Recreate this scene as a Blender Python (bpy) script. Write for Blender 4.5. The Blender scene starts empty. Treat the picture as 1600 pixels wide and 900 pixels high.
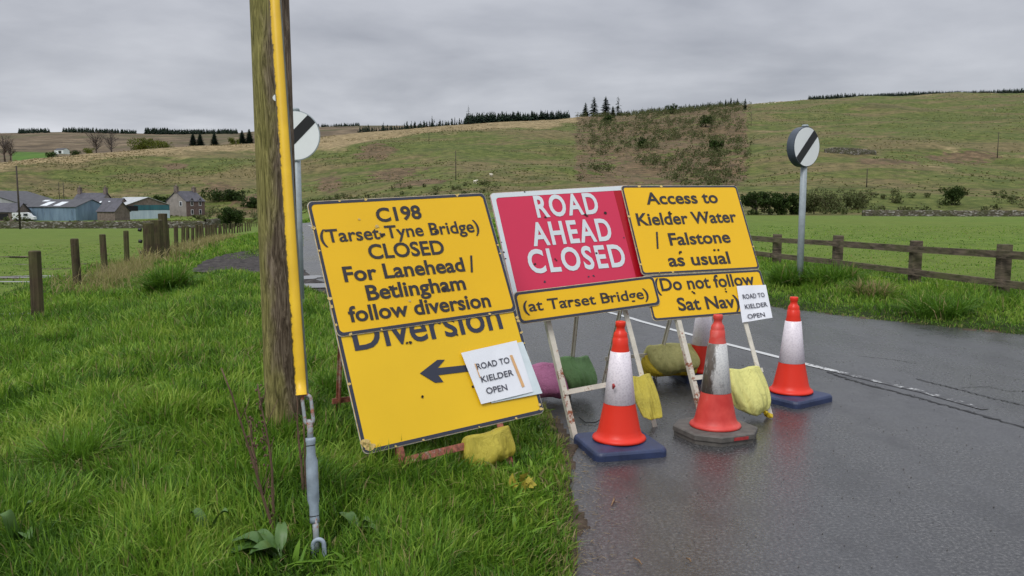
import bpy, math, random
import numpy as np
from mathutils import Vector, Matrix
R = math.radians
rng = np.random.default_rng(7)
random.seed(7)
S = bpy.context.scene
COL = S.collection

# ------------------------------------------------------------------ camera
F, HZ, CH = 1300.0, 312.0, 1.42
PITCH = math.atan((450 - HZ) / F)
cam = bpy.data.cameras.new("camera"); cam_o = bpy.data.objects.new("camera", cam); COL.objects.link(cam_o)
cam.sensor_width = 36; cam.lens = 36 * F / 1600; cam.clip_start = 0.05; cam.clip_end = 12000
cam_o.location = (0, 0, CH); cam_o.rotation_euler = (R(90) - PITCH, 0, 0)
S.camera = cam_o

# ------------------------------------------------------------------ world: overcast sky
SUN_EL, SUN_AZ = 50, 205          # azimuth clockwise from +Y (behind the camera, left)
W = bpy.data.worlds.new("World"); S.world = W; W.use_nodes = True
nt = W.node_tree; nt.nodes.clear(); N = nt.nodes.new; L = nt.links.new
out = N('ShaderNodeOutputWorld'); bg = N('ShaderNodeBackground'); bg.inputs[1].default_value = 0.10
sky = N('ShaderNodeTexSky'); sky.sky_type = 'NISHITA'; sky.sun_disc = False
sky.sun_elevation = R(SUN_EL); sky.sun_rotation = R(SUN_AZ)
tc = N('ShaderNodeTexCoord'); sep = N('ShaderNodeSeparateXYZ'); L(tc.outputs['Generated'], sep.inputs[0])
def wm(op, a, b=None, clamp=False):
    n = N('ShaderNodeMath'); n.operation = op; n.use_clamp = clamp
    for i, v in enumerate((a, b)):
        if v is None: continue
        if isinstance(v, (int, float)): n.inputs[i].default_value = v
        else: L(v, n.inputs[i])
    return n.outputs[0]
zc = wm('MAXIMUM', sep.outputs[2], 0.0)
den = wm('ADD', zc, 0.16)
cx = wm('DIVIDE', sep.outputs[0], den); cy = wm('DIVIDE', sep.outputs[1], den)
cmb = N('ShaderNodeCombineXYZ'); L(cx, cmb.inputs[0]); L(cy, cmb.inputs[1])
n1 = N('ShaderNodeTexNoise'); n1.inputs['Scale'].default_value = 0.85; n1.inputs['Detail'].default_value = 9; n1.inputs['Roughness'].default_value = 0.52
n1.inputs['Distortion'].default_value = 0.35; L(cmb.outputs[0], n1.inputs['Vector'])
n2 = N('ShaderNodeTexNoise'); n2.inputs['Scale'].default_value = 2.6; n2.inputs['Detail'].default_value = 7; L(cmb.outputs[0], n2.inputs['Vector'])
nn = wm('ADD', wm('MULTIPLY', n1.outputs[0], 0.72), wm('MULTIPLY', n2.outputs[0], 0.28))
rp = N('ShaderNodeValToRGB'); L(nn, rp.inputs[0])
rp.color_ramp.elements[0].position = 0.36; rp.color_ramp.elements[0].color = (2.75, 2.85, 3.2, 1)
rp.color_ramp.elements[1].position = 0.64; rp.color_ramp.elements[1].color = (4.5, 4.6, 4.95, 1)
# thicker and brighter towards the zenith, as a real overcast sky is
zz = wm('ADD', 0.84, wm('MULTIPLY', wm('POWER', zc, 1.5), 2.3))
hb = wm('POWER', wm('SUBTRACT', 1.0, wm('MULTIPLY', zc, 5.5), True), 2.6)      # thin bright gap under the cloud at the horizon
mul = N('ShaderNodeVectorMath'); mul.operation = 'SCALE'; L(rp.outputs[0], mul.inputs[0]); L(wm('ADD', zz, wm('MULTIPLY', hb, 1.05)), mul.inputs['Scale'])
mx = N('ShaderNodeMixRGB'); mx.inputs[0].default_value = 0.94; L(sky.outputs[0], mx.inputs[1]); L(mul.outputs[0], mx.inputs[2])
L(mx.outputs[0], bg.inputs[0]); L(bg.outputs[0], out.inputs[0])

sl = bpy.data.lights.new("sun", 'SUN'); sl.energy = 1.3; sl.angle = R(22); sl.color = (1, .97, .93)
so = bpy.data.objects.new("sun", sl); COL.objects.link(so)
d = Vector((math.sin(R(SUN_AZ)) * math.cos(R(SUN_EL)), math.cos(R(SUN_AZ)) * math.cos(R(SUN_EL)), math.sin(R(SUN_EL))))
so.rotation_euler = (-d).to_track_quat('-Z', 'Y').to_euler()
S.view_settings.view_transform = 'Standard'; S.view_settings.look = 'None'
S.view_settings.exposure = 0.40; S.view_settings.gamma = 1
S.render.engine = 'CYCLES'

# ------------------------------------------------------------------ helpers
def ray(px, py):
    xc = (px - 800) / F; yc = (450 - py) / F; c, s = math.cos(PITCH), math.sin(PITCH)
    return Vector((xc, c + yc * s, -s + yc * c))
def gp(px, py, z=0.0):                      # where the line of sight meets the level z
    r = ray(px, py); t = (z - CH) / r.z; return Vector((0, 0, CH)) + r * t
def at(px, py, Y):
    r = ray(px, py); return Vector((0, 0, CH)) + r * (Y / r.y)
def tag(o, label=None, cat=None, group=None, kind=None):
    if label: o['label'] = label
    if cat: o['category'] = cat
    if group: o['group'] = group
    if kind: o['kind'] = kind
    return o
def empty(name, loc, label, cat, group=None, rz=0):
    o = bpy.data.objects.new(name, None); COL.objects.link(o); o.location = loc; o.rotation_euler.z = rz
    o.empty_display_size = .1
    return tag(o, label, cat, group)
def copy_tree(o, parent=None):
    c = o.copy(); COL.objects.link(c); c.parent = parent
    for ch in [x for x in bpy.data.objects if x.parent == o]: copy_tree(ch, c)
    return c
class MB:
    def __init__(s): s.v = []; s.f = []; s.sm = []
    def add(s, vs, fs, smooth=False):
        b = len(s.v); s.v += [tuple(p) for p in vs]; s.f += [tuple(b + i for i in f) for f in fs]; s.sm += [smooth] * len(fs); return s
    def box(s, c, size, M=None):
        hx, hy, hz = size[0] / 2, size[1] / 2, size[2] / 2
        vs = [Vector((x * hx, y * hy, z * hz)) for x in (-1, 1) for y in (-1, 1) for z in (-1, 1)]
        if M is not None: vs = [M @ v for v in vs]
        vs = [v + Vector(c) for v in vs]
        return s.add(vs, [(0, 1, 3, 2), (4, 6, 7, 5), (0, 4, 5, 1), (2, 3, 7, 6), (0, 2, 6, 4), (1, 5, 7, 3)])
    def bar(s, a, b, w, h, up=Vector((0, 0, 1))):   # rectangular bar
        a, b = Vector(a), Vector(b); d = (b - a); L_ = d.length; d.normalize()
        x = d.cross(up).normalized(); y = x.cross(d).normalized()
        M = Matrix((x, y, d)).transposed()
        return s.box((a + b) / 2, (w, h, L_), M)
    def tube(s, pts, rad, n=8, smooth=True, cap=True):
        pts = [Vector(p) for p in pts]; rs = rad if isinstance(rad, (list, tuple)) else [rad] * len(pts)
        vs = []; fs = []; px = None
        for i, p in enumerate(pts):
            d = (pts[min(i + 1, len(pts) - 1)] - pts[max(i - 1, 0)]).normalized()
            if px is None: px = d.orthogonal().normalized()
            px = (px - d * px.dot(d)).normalized(); py = d.cross(px)
            for k in range(n):
                a = 2 * math.pi * k / n; vs.append(p + (px * math.cos(a) + py * math.sin(a)) * rs[i])
        for i in range(len(pts) - 1):
            for k in range(n):
                k2 = (k + 1) % n; fs.append((i * n + k, i * n + k2, (i + 1) * n + k2, (i + 1) * n + k))
        s.add(vs, fs, smooth)
        if cap:
            b = len(s.v) - len(vs); m = len(pts) - 1
            s.f.append(tuple(b + k for k in reversed(range(n)))); s.f.append(tuple(b + m * n + k for k in range(n))); s.sm += [False, False]
        return s
    def lathe(s, prof, n=32, c=(0, 0, 0), smooth=True):
        vs = []; fs = []
        for r, z in prof:
            for k in range(n):
                a = 2 * math.pi * k / n; vs.append((c[0] + r * math.cos(a), c[1] + r * math.sin(a), c[2] + z))
        for i in range(len(prof) - 1):
            for k in range(n):
                k2 = (k + 1) % n; fs.append((i * n + k, i * n + k2, (i + 1) * n + k2, (i + 1) * n + k))
        return s.add(vs, fs, smooth)
    def prism(s, poly, T, y0, y1):               # polygon (u,v) extruded from depth y0 to y1 through transform T(u,y,v)
        n = len(poly); vs = [T(u, y0, v) for u, v in poly] + [T(u, y1, v) for u, v in poly]
        fs = [tuple(range(n)), tuple(range(2 * n - 1, n - 1, -1))] + [(i, i + n, (i + 1) % n + n, (i + 1) % n) for i in range(n)]
        return s.add(vs, fs)
    def build(s, name, m, parent=None, world=True, autosmooth=None):
        me = bpy.data.meshes.new(name)
        off = parent.matrix_basis.translation if (parent is not None and world) else Vector((0, 0, 0))
        if parent is not None and world and parent.parent is not None: off = off + parent.parent.matrix_basis.translation
        me.from_pydata([(x - off[0], y - off[1], z - off[2]) for x, y, z in s.v], [], s.f)
        me.polygons.foreach_set('use_smooth', s.sm); me.update()
        me.materials.append(m)
        o = bpy.data.objects.new(name, me); COL.objects.link(o); o.parent = parent
        return o
def np_mesh(name, v, faces_idx, nper, m, attrs=None, smooth=False, parent=None):
    """v (n,3) array, faces_idx flat int array, nper verts per face"""
    me = bpy.data.meshes.new(name); nf = len(faces_idx) // nper
    me.vertices.add(len(v)); me.vertices.foreach_set('co', np.asarray(v, np.float32).ravel())
    me.loops.add(len(faces_idx)); me.loops.foreach_set('vertex_index', np.asarray(faces_idx, np.int32))
    me.polygons.add(nf); me.polygons.foreach_set('loop_start', np.arange(nf, dtype=np.int32) * nper)
    me.polygons.foreach_set('loop_total', np.full(nf, nper, np.int32))
    if smooth: me.polygons.foreach_set('use_smooth', np.ones(nf, bool))
    me.update(calc_edges=True)
    for k, a in (attrs or {}).items():
        at_ = me.attributes.new(k, 'FLOAT', 'POINT'); at_.data.foreach_set('value', np.asarray(a, np.float32))
    me.materials.append(m)
    o = bpy.data.objects.new(name, me); COL.objects.link(o); o.parent = parent
    return o

# ------------------------------------------------------------------ materials
class MT:
    def __init__(s, name, rough=.6, spec=.5):
        s.m = bpy.data.materials.new(name); s.m.use_nodes = True; s.nt = s.m.node_tree
        s.b = s.nt.nodes['Principled BSDF']; s.b.inputs['Roughness'].default_value = rough
        s.b.inputs['Specular IOR Level'].default_value = spec; s.co = None
    def n(s, t, **kw):
        x = s.nt.nodes.new(t)
        for k, v in kw.items():
            if k in x.inputs: 
                if hasattr(v, 'is_output'): s.nt.links.new(v, x.inputs[k])
                else: x.inputs[k].default_value = v
            else: setattr(x, k, v)
        return x
    def l(s, a, b): s.nt.links.new(a, b)
    def coord(s, kind='Object', scale=(1, 1, 1)):
        t = s.n('ShaderNodeTexCoord'); mp = s.n('ShaderNodeMapping'); s.l(t.outputs[kind], mp.inputs[0]); mp.inputs['Scale'].default_value = scale
        return mp.outputs[0]
    def noise(s, scale, detail=5, co=None, rough=.55, dist=0):
        x = s.n('ShaderNodeTexNoise', Scale=scale, Detail=detail, Roughness=rough, Distortion=dist)
        if co is not None: s.l(co, x.inputs['Vector'])
        return x.outputs[0]
    def ramp(s, fac, stops):
        r = s.n('ShaderNodeValToRGB'); s.l(fac, r.inputs[0]); e = r.color_ramp.elements
        while len(e) < len(stops): e.new(.5)
        for i, (p, c) in enumerate(stops):
            e[i].position = p; e[i].color = (c, c, c, 1) if isinstance(c, (int, float)) else (*c, 1)
        return r.outputs[0]
    def mix(s, f, a, b, mode='MIX'):
        x = s.n('ShaderNodeMixRGB'); x.blend_type = mode
        for i, v in enumerate((f, a, b)):
            if hasattr(v, 'is_output'): s.l(v, x.inputs[i])
            elif i == 0: x.inputs[0].default_value = v
            else: x.inputs[i].default_value = (*v, 1) if not isinstance(v, (int, float)) else (v, v, v, 1)
        return x.outputs[0]
    def math(s, op, a, b=0, clamp=False):
        x = s.n('ShaderNodeMath'); x.operation = op; x.use_clamp = clamp
        for i, v in enumerate((a, b)):
            if hasattr(v, 'is_output'): s.l(v, x.inputs[i])
            else: x.inputs[i].default_value = v
        return x.outputs[0]
    def attr(s, name): return s.n('ShaderNodeAttribute', attribute_name=name).outputs['Fac']
    def color(s, c):
        if hasattr(c, 'is_output'): s.l(c, s.b.inputs['Base Color'])
        else: s.b.inputs['Base Color'].default_value = (*c, 1)
        return s
    def bump(s, h, strength=.3, dist=.01):
        x = s.n('ShaderNodeBump', Strength=strength, Distance=dist); s.l(h, x.inputs['Height']); s.l(x.outputs[0], s.b.inputs['Normal']); return s
    def roughness(s, r): s.l(r, s.b.inputs['Roughness']); return s

def simple(name, col, rough=.6, var=.15, scale=8, bump=0, spec=.5, kind='Object'):
    t = MT(name, rough, spec); c = t.coord(kind)
    nz = t.noise(scale, 6, c)
    dk = tuple(x * (1 - var) for x in col); lt = tuple(min(1, x * (1 + var)) for x in col)
    t.color(t.ramp(nz, [(.3, dk), (.7, lt)]))
    if bump: t.bump(t.noise(scale * 6, 5, c), .5, bump)
    return t.m
def plate_mat(name, col, dirt=(.35, .27, .06), amt=.25, rough=.38):
    t = MT(name, rough, .3); c = t.coord()
    a = t.noise(2.2, 6, c); b = t.noise(38, 6, c, .7)
    base = t.ramp(a, [(.3, tuple(x * .94 for x in col)), (.7, col)])
    sp = t.ramp(b, [(.66, 0.), (.74, 1.)])
    lr = t.math('MULTIPLY', sp, t.ramp(t.noise(3.1, 3, c), [(.48, 0.), (.62, amt)]))
    t.color(t.mix(lr, base, dirt)); t.roughness(t.ramp(a, [(.3, rough - .06), (.7, rough + .12)]))
    return t.m
M = {}
M['yellow'] = plate_mat('sign yellow', (.80, .47, .008))
M['yellow_b'] = plate_mat('older sign yellow', (.80, .50, .014), (.45, .3, .08), .4)
M['red'] = plate_mat('sign red', (.60, .032, .085), (.35, .03, .04), .35)
M['red_shade'] = plate_mat('sign red with painted shade', (.38, .004, .012))  # the red plate's colour darkened to stand for shade
M['sign_white'] = plate_mat('sign white', (.62, .68, .70), (.3, .3, .3), .4)
M['border'] = plate_mat('sign border navy black', (.035, .040, .062), (.15, .12, .08), .5, .45)
M['ink'] = simple('sign lettering black', (.020, .016, .018), .5, .3, 30)
M['edge'] = simple('worn plate edge', (.42, .40, .34), .6, .35, 40)
M['chip'] = simple('chipped paint primer', (.55, .40, .14), .8, .3, 60)
M['scuff'] = simple('black scuff', (.012, .006, .006), .7, .3, 80)
M['paper'] = simple('white paper', (.74, .76, .80), .75, .05, 6)
M['sleeve'] = simple('clear plastic sleeve over paper', (.58, .66, .68), .3, .08, 10)
M['tape'] = simple('brown parcel tape', (.62, .36, .16), .4, .12, 30)
M['paper_ink'] = simple('printed ink', (.05, .05, .07), .7, .2, 30)
def rusty(name, paint, amount, rustc=(.20, .065, .03)):
    t = MT(name, .55); c = t.coord()
    a = t.noise(7, 7, c, .65); b = t.noise(45, 5, c, .7)
    k = t.math('ADD', t.math('MULTIPLY', a, .6), t.math('MULTIPLY', b, .4))
    msk = t.ramp(k, [(.58 - amount, 0.), (.64 - amount, 1.)])
    rc = t.ramp(b, [(.35, tuple(x * .45 for x in rustc)), (.65, tuple(x * 1.5 for x in rustc))])
    pc = t.ramp(t.noise(14, 4, c), [(.3, tuple(x * .72 for x in paint)), (.7, paint)])
    t.color(t.mix(msk, pc, rc)); t.bump(t.mix(msk, (.0, .0, .0), (1., 1., 1.)), .3, .002)
    t.roughness(t.ramp(msk, [(0, .4), (1, .85)]))
    return t.m
M['frame_white'] = rusty('chipped white frame steel', (.66, .62, .52), .03)
M['frame_rust'] = rusty('rusted frame steel', (.46, .34, .26), .17, (.26, .085, .055))
M['galv'] = simple('galvanised steel', (.30, .345, .365), .45, .16, 14)
M['galv_rust'] = rusty('galvanised rod with rust', (.34, .37, .39), .05)
M['stay_paint'] = simple('blue grey weathered galvanised turnbuckle', (.24, .29, .34), .5, .22, 26, .001)

# weathered pole wood with algae
t = MT('weathered pole wood', .85, .2); c = t.coord('Object', (1, 1, .10))
g = t.noise(30, 9, c, .72, 3.4); c2 = t.coord('Object', (1, 1, .32)); al = t.noise(4.5, 6, c2, .62)
wood = t.ramp(g, [(.33, (.022, .015, .010)), (.48, (.125, .092, .064)), (.62, (.30, .24, .175))])
sepx = t.n('ShaderNodeSeparateXYZ'); t.l(t.coord('Normal' if False else 'Object'), sepx.inputs[0])
side = t.math('ADD', t.math('MULTIPLY', sepx.outputs[0], -3.6), t.math('MULTIPLY', al, 1.25))
gm = t.ramp(side, [(.50, 0.), (.72, .78)])
green = t.ramp(g, [(.34, (.045, .045, .010)), (.62, (.36, .33, .10))])
t.color(t.mix(gm, wood, green)); t.bump(g, .9, .012); M['pole'] = t.m
def woodmat(name, a, b, stretch=(1, 1, .08), sc=22, kind='Object'):
    t = MT(name, .85, .25); c = t.coord(kind, stretch); g = t.noise(sc, 7, c, .65, .8)
    g2 = t.noise(3, 4, t.coord(kind))
    t.color(t.mix(t.ramp(g2, [(.4, 0.), (.7, .55)]), t.ramp(g, [(.33, a), (.66, b)]), (.10, .115, .035)))
    t.bump(g, .6, .006); return t.m
M['post'] = woodmat('fence post wood', (.022, .016, .010), (.095, .070, .042))
M['rail'] = woodmat('dark wet fence rail wood', (.028, .022, .016), (.175, .138, .100), (.2, .2, 1))
M['guard'] = None
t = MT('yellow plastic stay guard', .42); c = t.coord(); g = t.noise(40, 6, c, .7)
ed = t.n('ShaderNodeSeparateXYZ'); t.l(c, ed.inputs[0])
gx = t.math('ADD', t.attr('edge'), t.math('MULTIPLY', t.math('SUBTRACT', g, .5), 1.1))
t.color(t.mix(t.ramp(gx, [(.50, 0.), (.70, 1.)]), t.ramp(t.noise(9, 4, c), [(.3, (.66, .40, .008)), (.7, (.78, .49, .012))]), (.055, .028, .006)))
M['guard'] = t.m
M['cone_red'] = plate_mat('cone fluorescent red', (.72, .035, .016), (.16, .03, .02), .55, .36)
M['cone_faded'] = None
t = MT('faded scuffed cone red', .5); c = t.coord(); g = t.noise(6, 7, c, .6)
t.color(t.ramp(g, [(.35, (.50, .030, .022)), (.55, (.62, .060, .045)), (.72, (.62, .16, .13))])); M['cone_faded'] = t.m
def sleeve_mat(name, lo, hi, dirt):
    t = MT(name, .35); c = t.coord()
    v = t.n('ShaderNodeTexVoronoi', Scale=85.); t.l(c, v.inputs['Vector'])
    base = t.ramp(v.outputs['Distance'], [(.0, lo), (.6, hi)])
    if dirt:
        k = t.noise(9, 8, t.coord('Object', (1, 1, .35)), .72)
        sx = t.n('ShaderNodeSeparateXYZ'); t.l(t.coord(), sx.inputs[0])
        kk = t.math('ADD', k, t.math('MULTIPLY', sx.outputs[0], -1.5))
        base = t.mix(t.ramp(kk, [(.50, 0.), (.60, 1.)]), base, t.ramp(k, [(.4, (.045, .038, .032)), (.7, (.20, .17, .14))]))
    t.color(base); return t.m
M['sleeve_clean'] = sleeve_mat('reflective cone sleeve', (.60, .55, .60), (.80, .74, .79), False)
M['sleeve_dirty'] = sleeve_mat('dirty scraped cone sleeve', (.42, .43, .44), (.62, .62, .60), True)
M['cone_blue'] = simple('navy recycled rubber base', (.022, .034, .085), .5, .3, 12, .002)
M['cone_black'] = simple('dark dusty rubber base', (.095, .088, .078), .75, .35, 18, .003)
M['cone_mark'] = simple('red scuffed base edge', (.33, .03, .03), .6, .3, 30)
def cloth(name, col, var=.25):
    t = MT(name, .62, .35); c = t.coord(); a = t.noise(5, 6, c, .6, .5)
    w = t.n('ShaderNodeTexVoronoi', Scale=260.); t.l(c, w.inputs['Vector'])
    t.color(t.ramp(a, [(.3, tuple(x * (1 - var) for x in col)), (.7, tuple(min(1, x * (1 + var * .5)) for x in col))]))
    t.bump(t.math('ADD', t.math('MULTIPLY', t.noise(13, 5, t.coord('Object', (1.6, 1.6, .5)), .6, 2.2), 1.6), t.math('MULTIPLY', w.outputs['Distance'], .06)), .7, .013)
    return t.m
M['bag_mustard'] = cloth('mustard sandbag cloth', (.43, .36, .045))
M['bag_olive'] = cloth('olive yellow sandbag cloth', (.44, .41, .14))
M['bag_yellow'] = cloth('bright yellow sandbag cloth', (.58, .42, .02))
M['bag_pale'] = cloth('pale yellow sandbag cloth', (.62, .60, .20), .12)
M['bag_green'] = cloth('green sandbag cloth', (.15, .29, .10))
M['bag_pink'] = cloth('pink mauve sandbag cloth', (.48, .16, .30), .1)
M['rubber'] = simple('black rubber', (.012, .012, .013), .5, .2, 20)
M['sign_grey_white'] = simple('reflective sign white', (.80, .83, .84), .4, .05, 3)
M['sign_black'] = simple('sign black stripe', (.010, .010, .012), .4, .1, 5)
M['sign_back'] = simple('dark blue grey sign box', (.05, .065, .085), .5, .25, 8)

# ------------------------------------------------------------------ terrain maths
def sst(a, b, x): t_ = np.clip((x - a) / (b - a), 0, 1); return t_ * t_ * (3 - 2 * t_)
_P = rng.random((256, 256))
def vnoise(x, y):
    xi = np.floor(x).astype(int); yi = np.floor(y).astype(int); fx = x - xi; fy = y - yi
    fx = fx * fx * (3 - 2 * fx); fy = fy * fy * (3 - 2 * fy); a = lambda i, j: _P[(xi + i) & 255, (yi + j) & 255]
    return (a(0, 0) * (1 - fx) + a(1, 0) * fx) * (1 - fy) + (a(0, 1) * (1 - fx) + a(1, 1) * fx) * fy
def fbm(x, y, o=4):
    s_ = 0; a_ = .5
    for i in range(o): s_ = s_ + a_ * vnoise(x * 2 ** i + 17.3 * i, y * 2 ** i + 9.1 * i); a_ *= .5
    return s_ / (1 - .5 ** o)
NEAR = np.array([(.75, -30), (.55, -8), (.36, 0), (.27, 3.0), (.335, 4.0), (.345, 4.7), (.27, 5.5), (.02, 6.4), (-.75, 8.4), (-1.7, 10.4), (-2.75, 12.4), (-4.1, 14.9), (-5.55, 17.0),
                 (-6.15, 19.2), (-6.2, 22.2), (-6.35, 25.5), (-9.2, 37), (-12.4, 49), (-12.0, 56), (-6, 63), (4, 69), (10, 72)], float)
FAR = np.array([(14, -30), (13, -8), (11.5, 0), (9.0, 4.2), (7.4, 6.4), (6.35, 7.6), (5.25, 8.75), (4.3, 9.75), (3.5, 10.8), (2.95, 12.4), (2.2, 15), (1.2, 18.5),
                (-1.6, 28), (-4.2, 37), (-8.0, 47), (-7.5, 51), (-4, 57), (4, 63), (10, 66)], float)
def resamp(P, step):
    d_ = np.r_[0, np.cumsum(np.hypot(*np.diff(P, axis=0).T))]; n_ = int(d_[-1] / step)
    s_ = np.linspace(0, d_[-1], n_); return np.stack([np.interp(s_, d_, P[:, 0]), np.interp(s_, d_, P[:, 1])], 1)
POLY = np.vstack([NEAR, FAR[::-1]])
def road_sd(x, y):                        # signed distance to the carriageway edge, negative inside
    x = np.asarray(x, float); y = np.asarray(y, float); dmin = np.full(x.shape, 1e9); ins = np.zeros(x.shape, bool); n_ = len(POLY)
    for i in range(n_):
        ax, ay = POLY[i]; bx, by = POLY[(i + 1) % n_]
        t_ = np.clip(((x - ax) * (bx - ax) + (y - ay) * (by - ay)) / ((bx - ax) ** 2 + (by - ay) ** 2 + 1e-12), 0, 1)
        dmin = np.minimum(dmin, np.hypot(x - ax - t_ * (bx - ax), y - ay - t_ * (by - ay)))
        c_ = ((ay > y) != (by > y)) & (x < (bx - ax) * (y - ay) / (by - ay + 1e-12) + ax); ins ^= c_
    return np.where(ins, -dmin, dmin)
def tanel(px, py): r = ray(px, py); return r.z / r.y, r.x / r.y
# skyline of the near hill, as (u = x/y, tan elevation), and how far off its crest lies
ridge_px = [(-250, 262), (0, 253), (100, 243), (200, 235), (300, 228), (400, 224), (500, 214), (560, 208), (700, 196), (800, 191), (890, 188), (930, 186), (1040, 176), (1160, 166), (1250, 163), (1400, 154), (1600, 150), (1900, 150)]
RU = np.array([tanel(*p)[1] for p in ridge_px]); RE = np.array([tanel(*p)[0] for p in ridge_px])
RD_u = [-.8, -.62, -.3, -.1, 0, .15, .35, .62, .9]; RD = [360, 380, 470, 620, 680, 760, 850, 950, 950]
BL_y = [0, 10, 20, 36, 60, 100, 165, 185, 250, 280]; BL = [-.16, -.24, -.42, -.85, -1.45, -2.45, -4.3, -4.6, -4.7, -3.9]
BR_y = [0, 20, 60, 100, 170, 200, 280]; BR = [0, -.02, -.1, -.8, -2.0, -1.9, 2.0]
def height(x, y):
    x = np.asarray(x, float); y = np.asarray(y, float)
    yy = np.maximum(y, 1.0); u = np.clip(x / yy, -.95, .95)
    r_ = np.hypot(x, y)
    wl = sst(-.20, -.30, x / (yy + 8)); 
    zl = np.interp(yy, BL_y, BL); zr = np.interp(yy, BR_y, BR)
    z = zl * wl + zr * (1 - wl)
    re = np.interp(u, RU, RE); rd = np.interp(u, RD_u, RD); foot = np.interp(u, [-.45, -.25, -.1, .3], [285, 270, 230, 190]); ft_z = np.where(wl > .5, -3.9, -1.9)
    ft_z = -3.9 * wl + -1.9 * (1 - wl)
    zr_ = CH + re * rd
    s_ = np.clip((yy - foot) / (rd - foot), 0, None); pr = .30 * np.minimum(s_, 1) + .70 * sst(-.18, 1.05, np.minimum(s_, 1)) ; p0 = .70 * sst(-.18, 1.05, 0.); p1 = .3 + .7 * sst(-.18, 1.05, 1.)
    pr = (pr - p0) / (p1 - p0)
    hz = ft_z + (zr_ - ft_z) * pr + (fbm(x / 60 + 5, y / 60, 4) - .5) * 11 * np.clip(s_ * 5, 0, 1) * np.clip((1 - s_) * 6, 0, 1)
    hz = np.where(s_ > 1, zr_ - (yy - rd) * .085, hz)
    k = sst(0, .06, s_); z = z * (1 - k) + hz * k
    # behind the camera and far out to the sides: gentle ground
    fw = sst(.25, .55, y / np.maximum(r_, 1e-6)); fw = np.where(r_ < 25, np.where(y > 0, 1, 0) * sst(0, 3, y) , fw)
    z = z * fw + (1 - fw) * (-.05 + .01 * np.maximum(r_ - 30, 0)) * 1.0
    # verge bank and the cut for the road
    sd = road_sd(x, y) + (vnoise(x * 6, y * 6) - .5) * .12 * (r_ < 40) + (vnoise(x * 17, y * 17) - .5) * .05 * (r_ < 20)
    bank = sst(0, .5, sd) * .06 + sst(.4, 2.2, sd) * (.10 - .02 * (x > 2.5)) * (r_ < 60) * sst(9, 3, sd)
    bank = bank + (fbm(x * 1.1, y * 1.1, 3) - .5) * .16 * sst(.3, 1.5, sd) * (r_ < 60)
    z = np.where(sd < 0, np.minimum(z, -.03) - .03, z + bank * (r_ < 120) + .012)
    return z
def H(x, y): return float(height(np.array([x]), np.array([y]))[0])

def grid_faces(nr, nc, wrap=False):
    i, j = np.meshgrid(np.arange(nr - 1), np.arange(nc if wrap else nc - 1), indexing='ij'); j2 = (j + 1) % nc
    return np.stack([i * nc + j, i * nc + j2, (i + 1) * nc + j2, (i + 1) * nc + j], -1).reshape(-1)

# ground material ------------------------------------------------
t = MT('grassland ground', .9, .15)
cw = t.coord('Object'); g1 = t.noise(.06, 5, cw, .6); g2 = t.noise(.9, 8, cw, .68); g3 = t.noise(9, 6, cw, .7); g4 = t.noise(.012, 4, cw)
mixn = t.math('ADD', t.math('MULTIPLY', g2, .55), t.math('MULTIPLY', g3, .45))
field = t.ramp(mixn, [(.36, (.062, .100, .014)), (.50, (.100, .155, .022)), (.62, (.140, .195, .036))])
field = t.mix(t.ramp(g1, [(.42, 0.), (.66, .5)]), field, (.125, .150, .028))
hg = t.noise(.30, 9, cw, .72); hg2 = t.noise(.045, 7, cw, .66, .6)
hc = t.math('ADD', t.math('MULTIPLY', hg, .55), t.math('MULTIPLY', g3, .45))
hillg = t.ramp(hc, [(.36, (.026, .038, .008)), (.48, (.070, .092, .018)), (.60, (.150, .158, .045))])
hillg = t.mix(t.ramp(t.noise(.016, 7, t.coord('Object', (1, 2.2, 1)), .68, .8), [(.46, 0.), (.58, .80)]), hillg, t.ramp(hc, [(.36, (.050, .038, .018)), (.60, (.210, .160, .078))]))
hillg = t.mix(t.ramp(t.noise(.022, 6, t.coord('Object', (.8, 2.6, 1)), .7, 1.2), [(.56, 0.), (.64, .55)]), hillg, (.035, .048, .012))
hillt = t.ramp(hc, [(.36, (.085, .060, .028)), (.49, (.21, .160, .080)), (.60, (.38, .295, .160))])
tanm = t.math('ADD', t.attr('tan'), t.math('MULTIPLY', t.math('SUBTRACT', hg2, .5), 2.0))
hill = t.mix(t.ramp(tanm, [(.42, 0.), (.68, 1.)]), hillg, hillt)
brk = t.ramp(hc, [(.36, (.026, .022, .011)), (.48, (.095, .068, .036)), (.60, (.205, .140, .078))])
brm = t.math('ADD', t.attr('bracken'), t.math('MULTIPLY', t.math('SUBTRACT', t.noise(.09, 9, cw, .75), .5), 2.9))
hill = t.mix(t.ramp(brm, [(.50, 0.), (.60, 1.)]), hill, brk)
lin = t.n('ShaderNodeTexNoise', Scale=.035, Detail=3.); t.l(t.coord('Object', (1, 3.4, 1)), lin.inputs['Vector'])
tr = t.ramp(lin.outputs[0], [(.485, 0.), (.50, .75), (.515, 0.)])
hill = t.mix(tr, hill, (.045, .052, .014))
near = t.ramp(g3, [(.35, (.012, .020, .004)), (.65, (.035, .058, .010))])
mud = t.ramp(mixn, [(.36, (.030, .022, .015)), (.6, (.105, .078, .055))])
dry = t.ramp(mixn, [(.38, (.06, .055, .02)), (.6, (.20, .17, .07))])
c_ = t.mix(t.attr('hill'), field, hill)
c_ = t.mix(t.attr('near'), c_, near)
c_ = t.mix(t.ramp(t.math('ADD', t.attr('mud'), t.math('MULTIPLY', t.math('SUBTRACT', g2, .5), .9)), [(.45, 0.), (.6, 1.)]), c_, mud)
t.color(c_); t.bump(t.math('ADD', mixn, t.math('MULTIPLY', hg, 1.0)), .7, .12); M['ground'] = t.m

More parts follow.
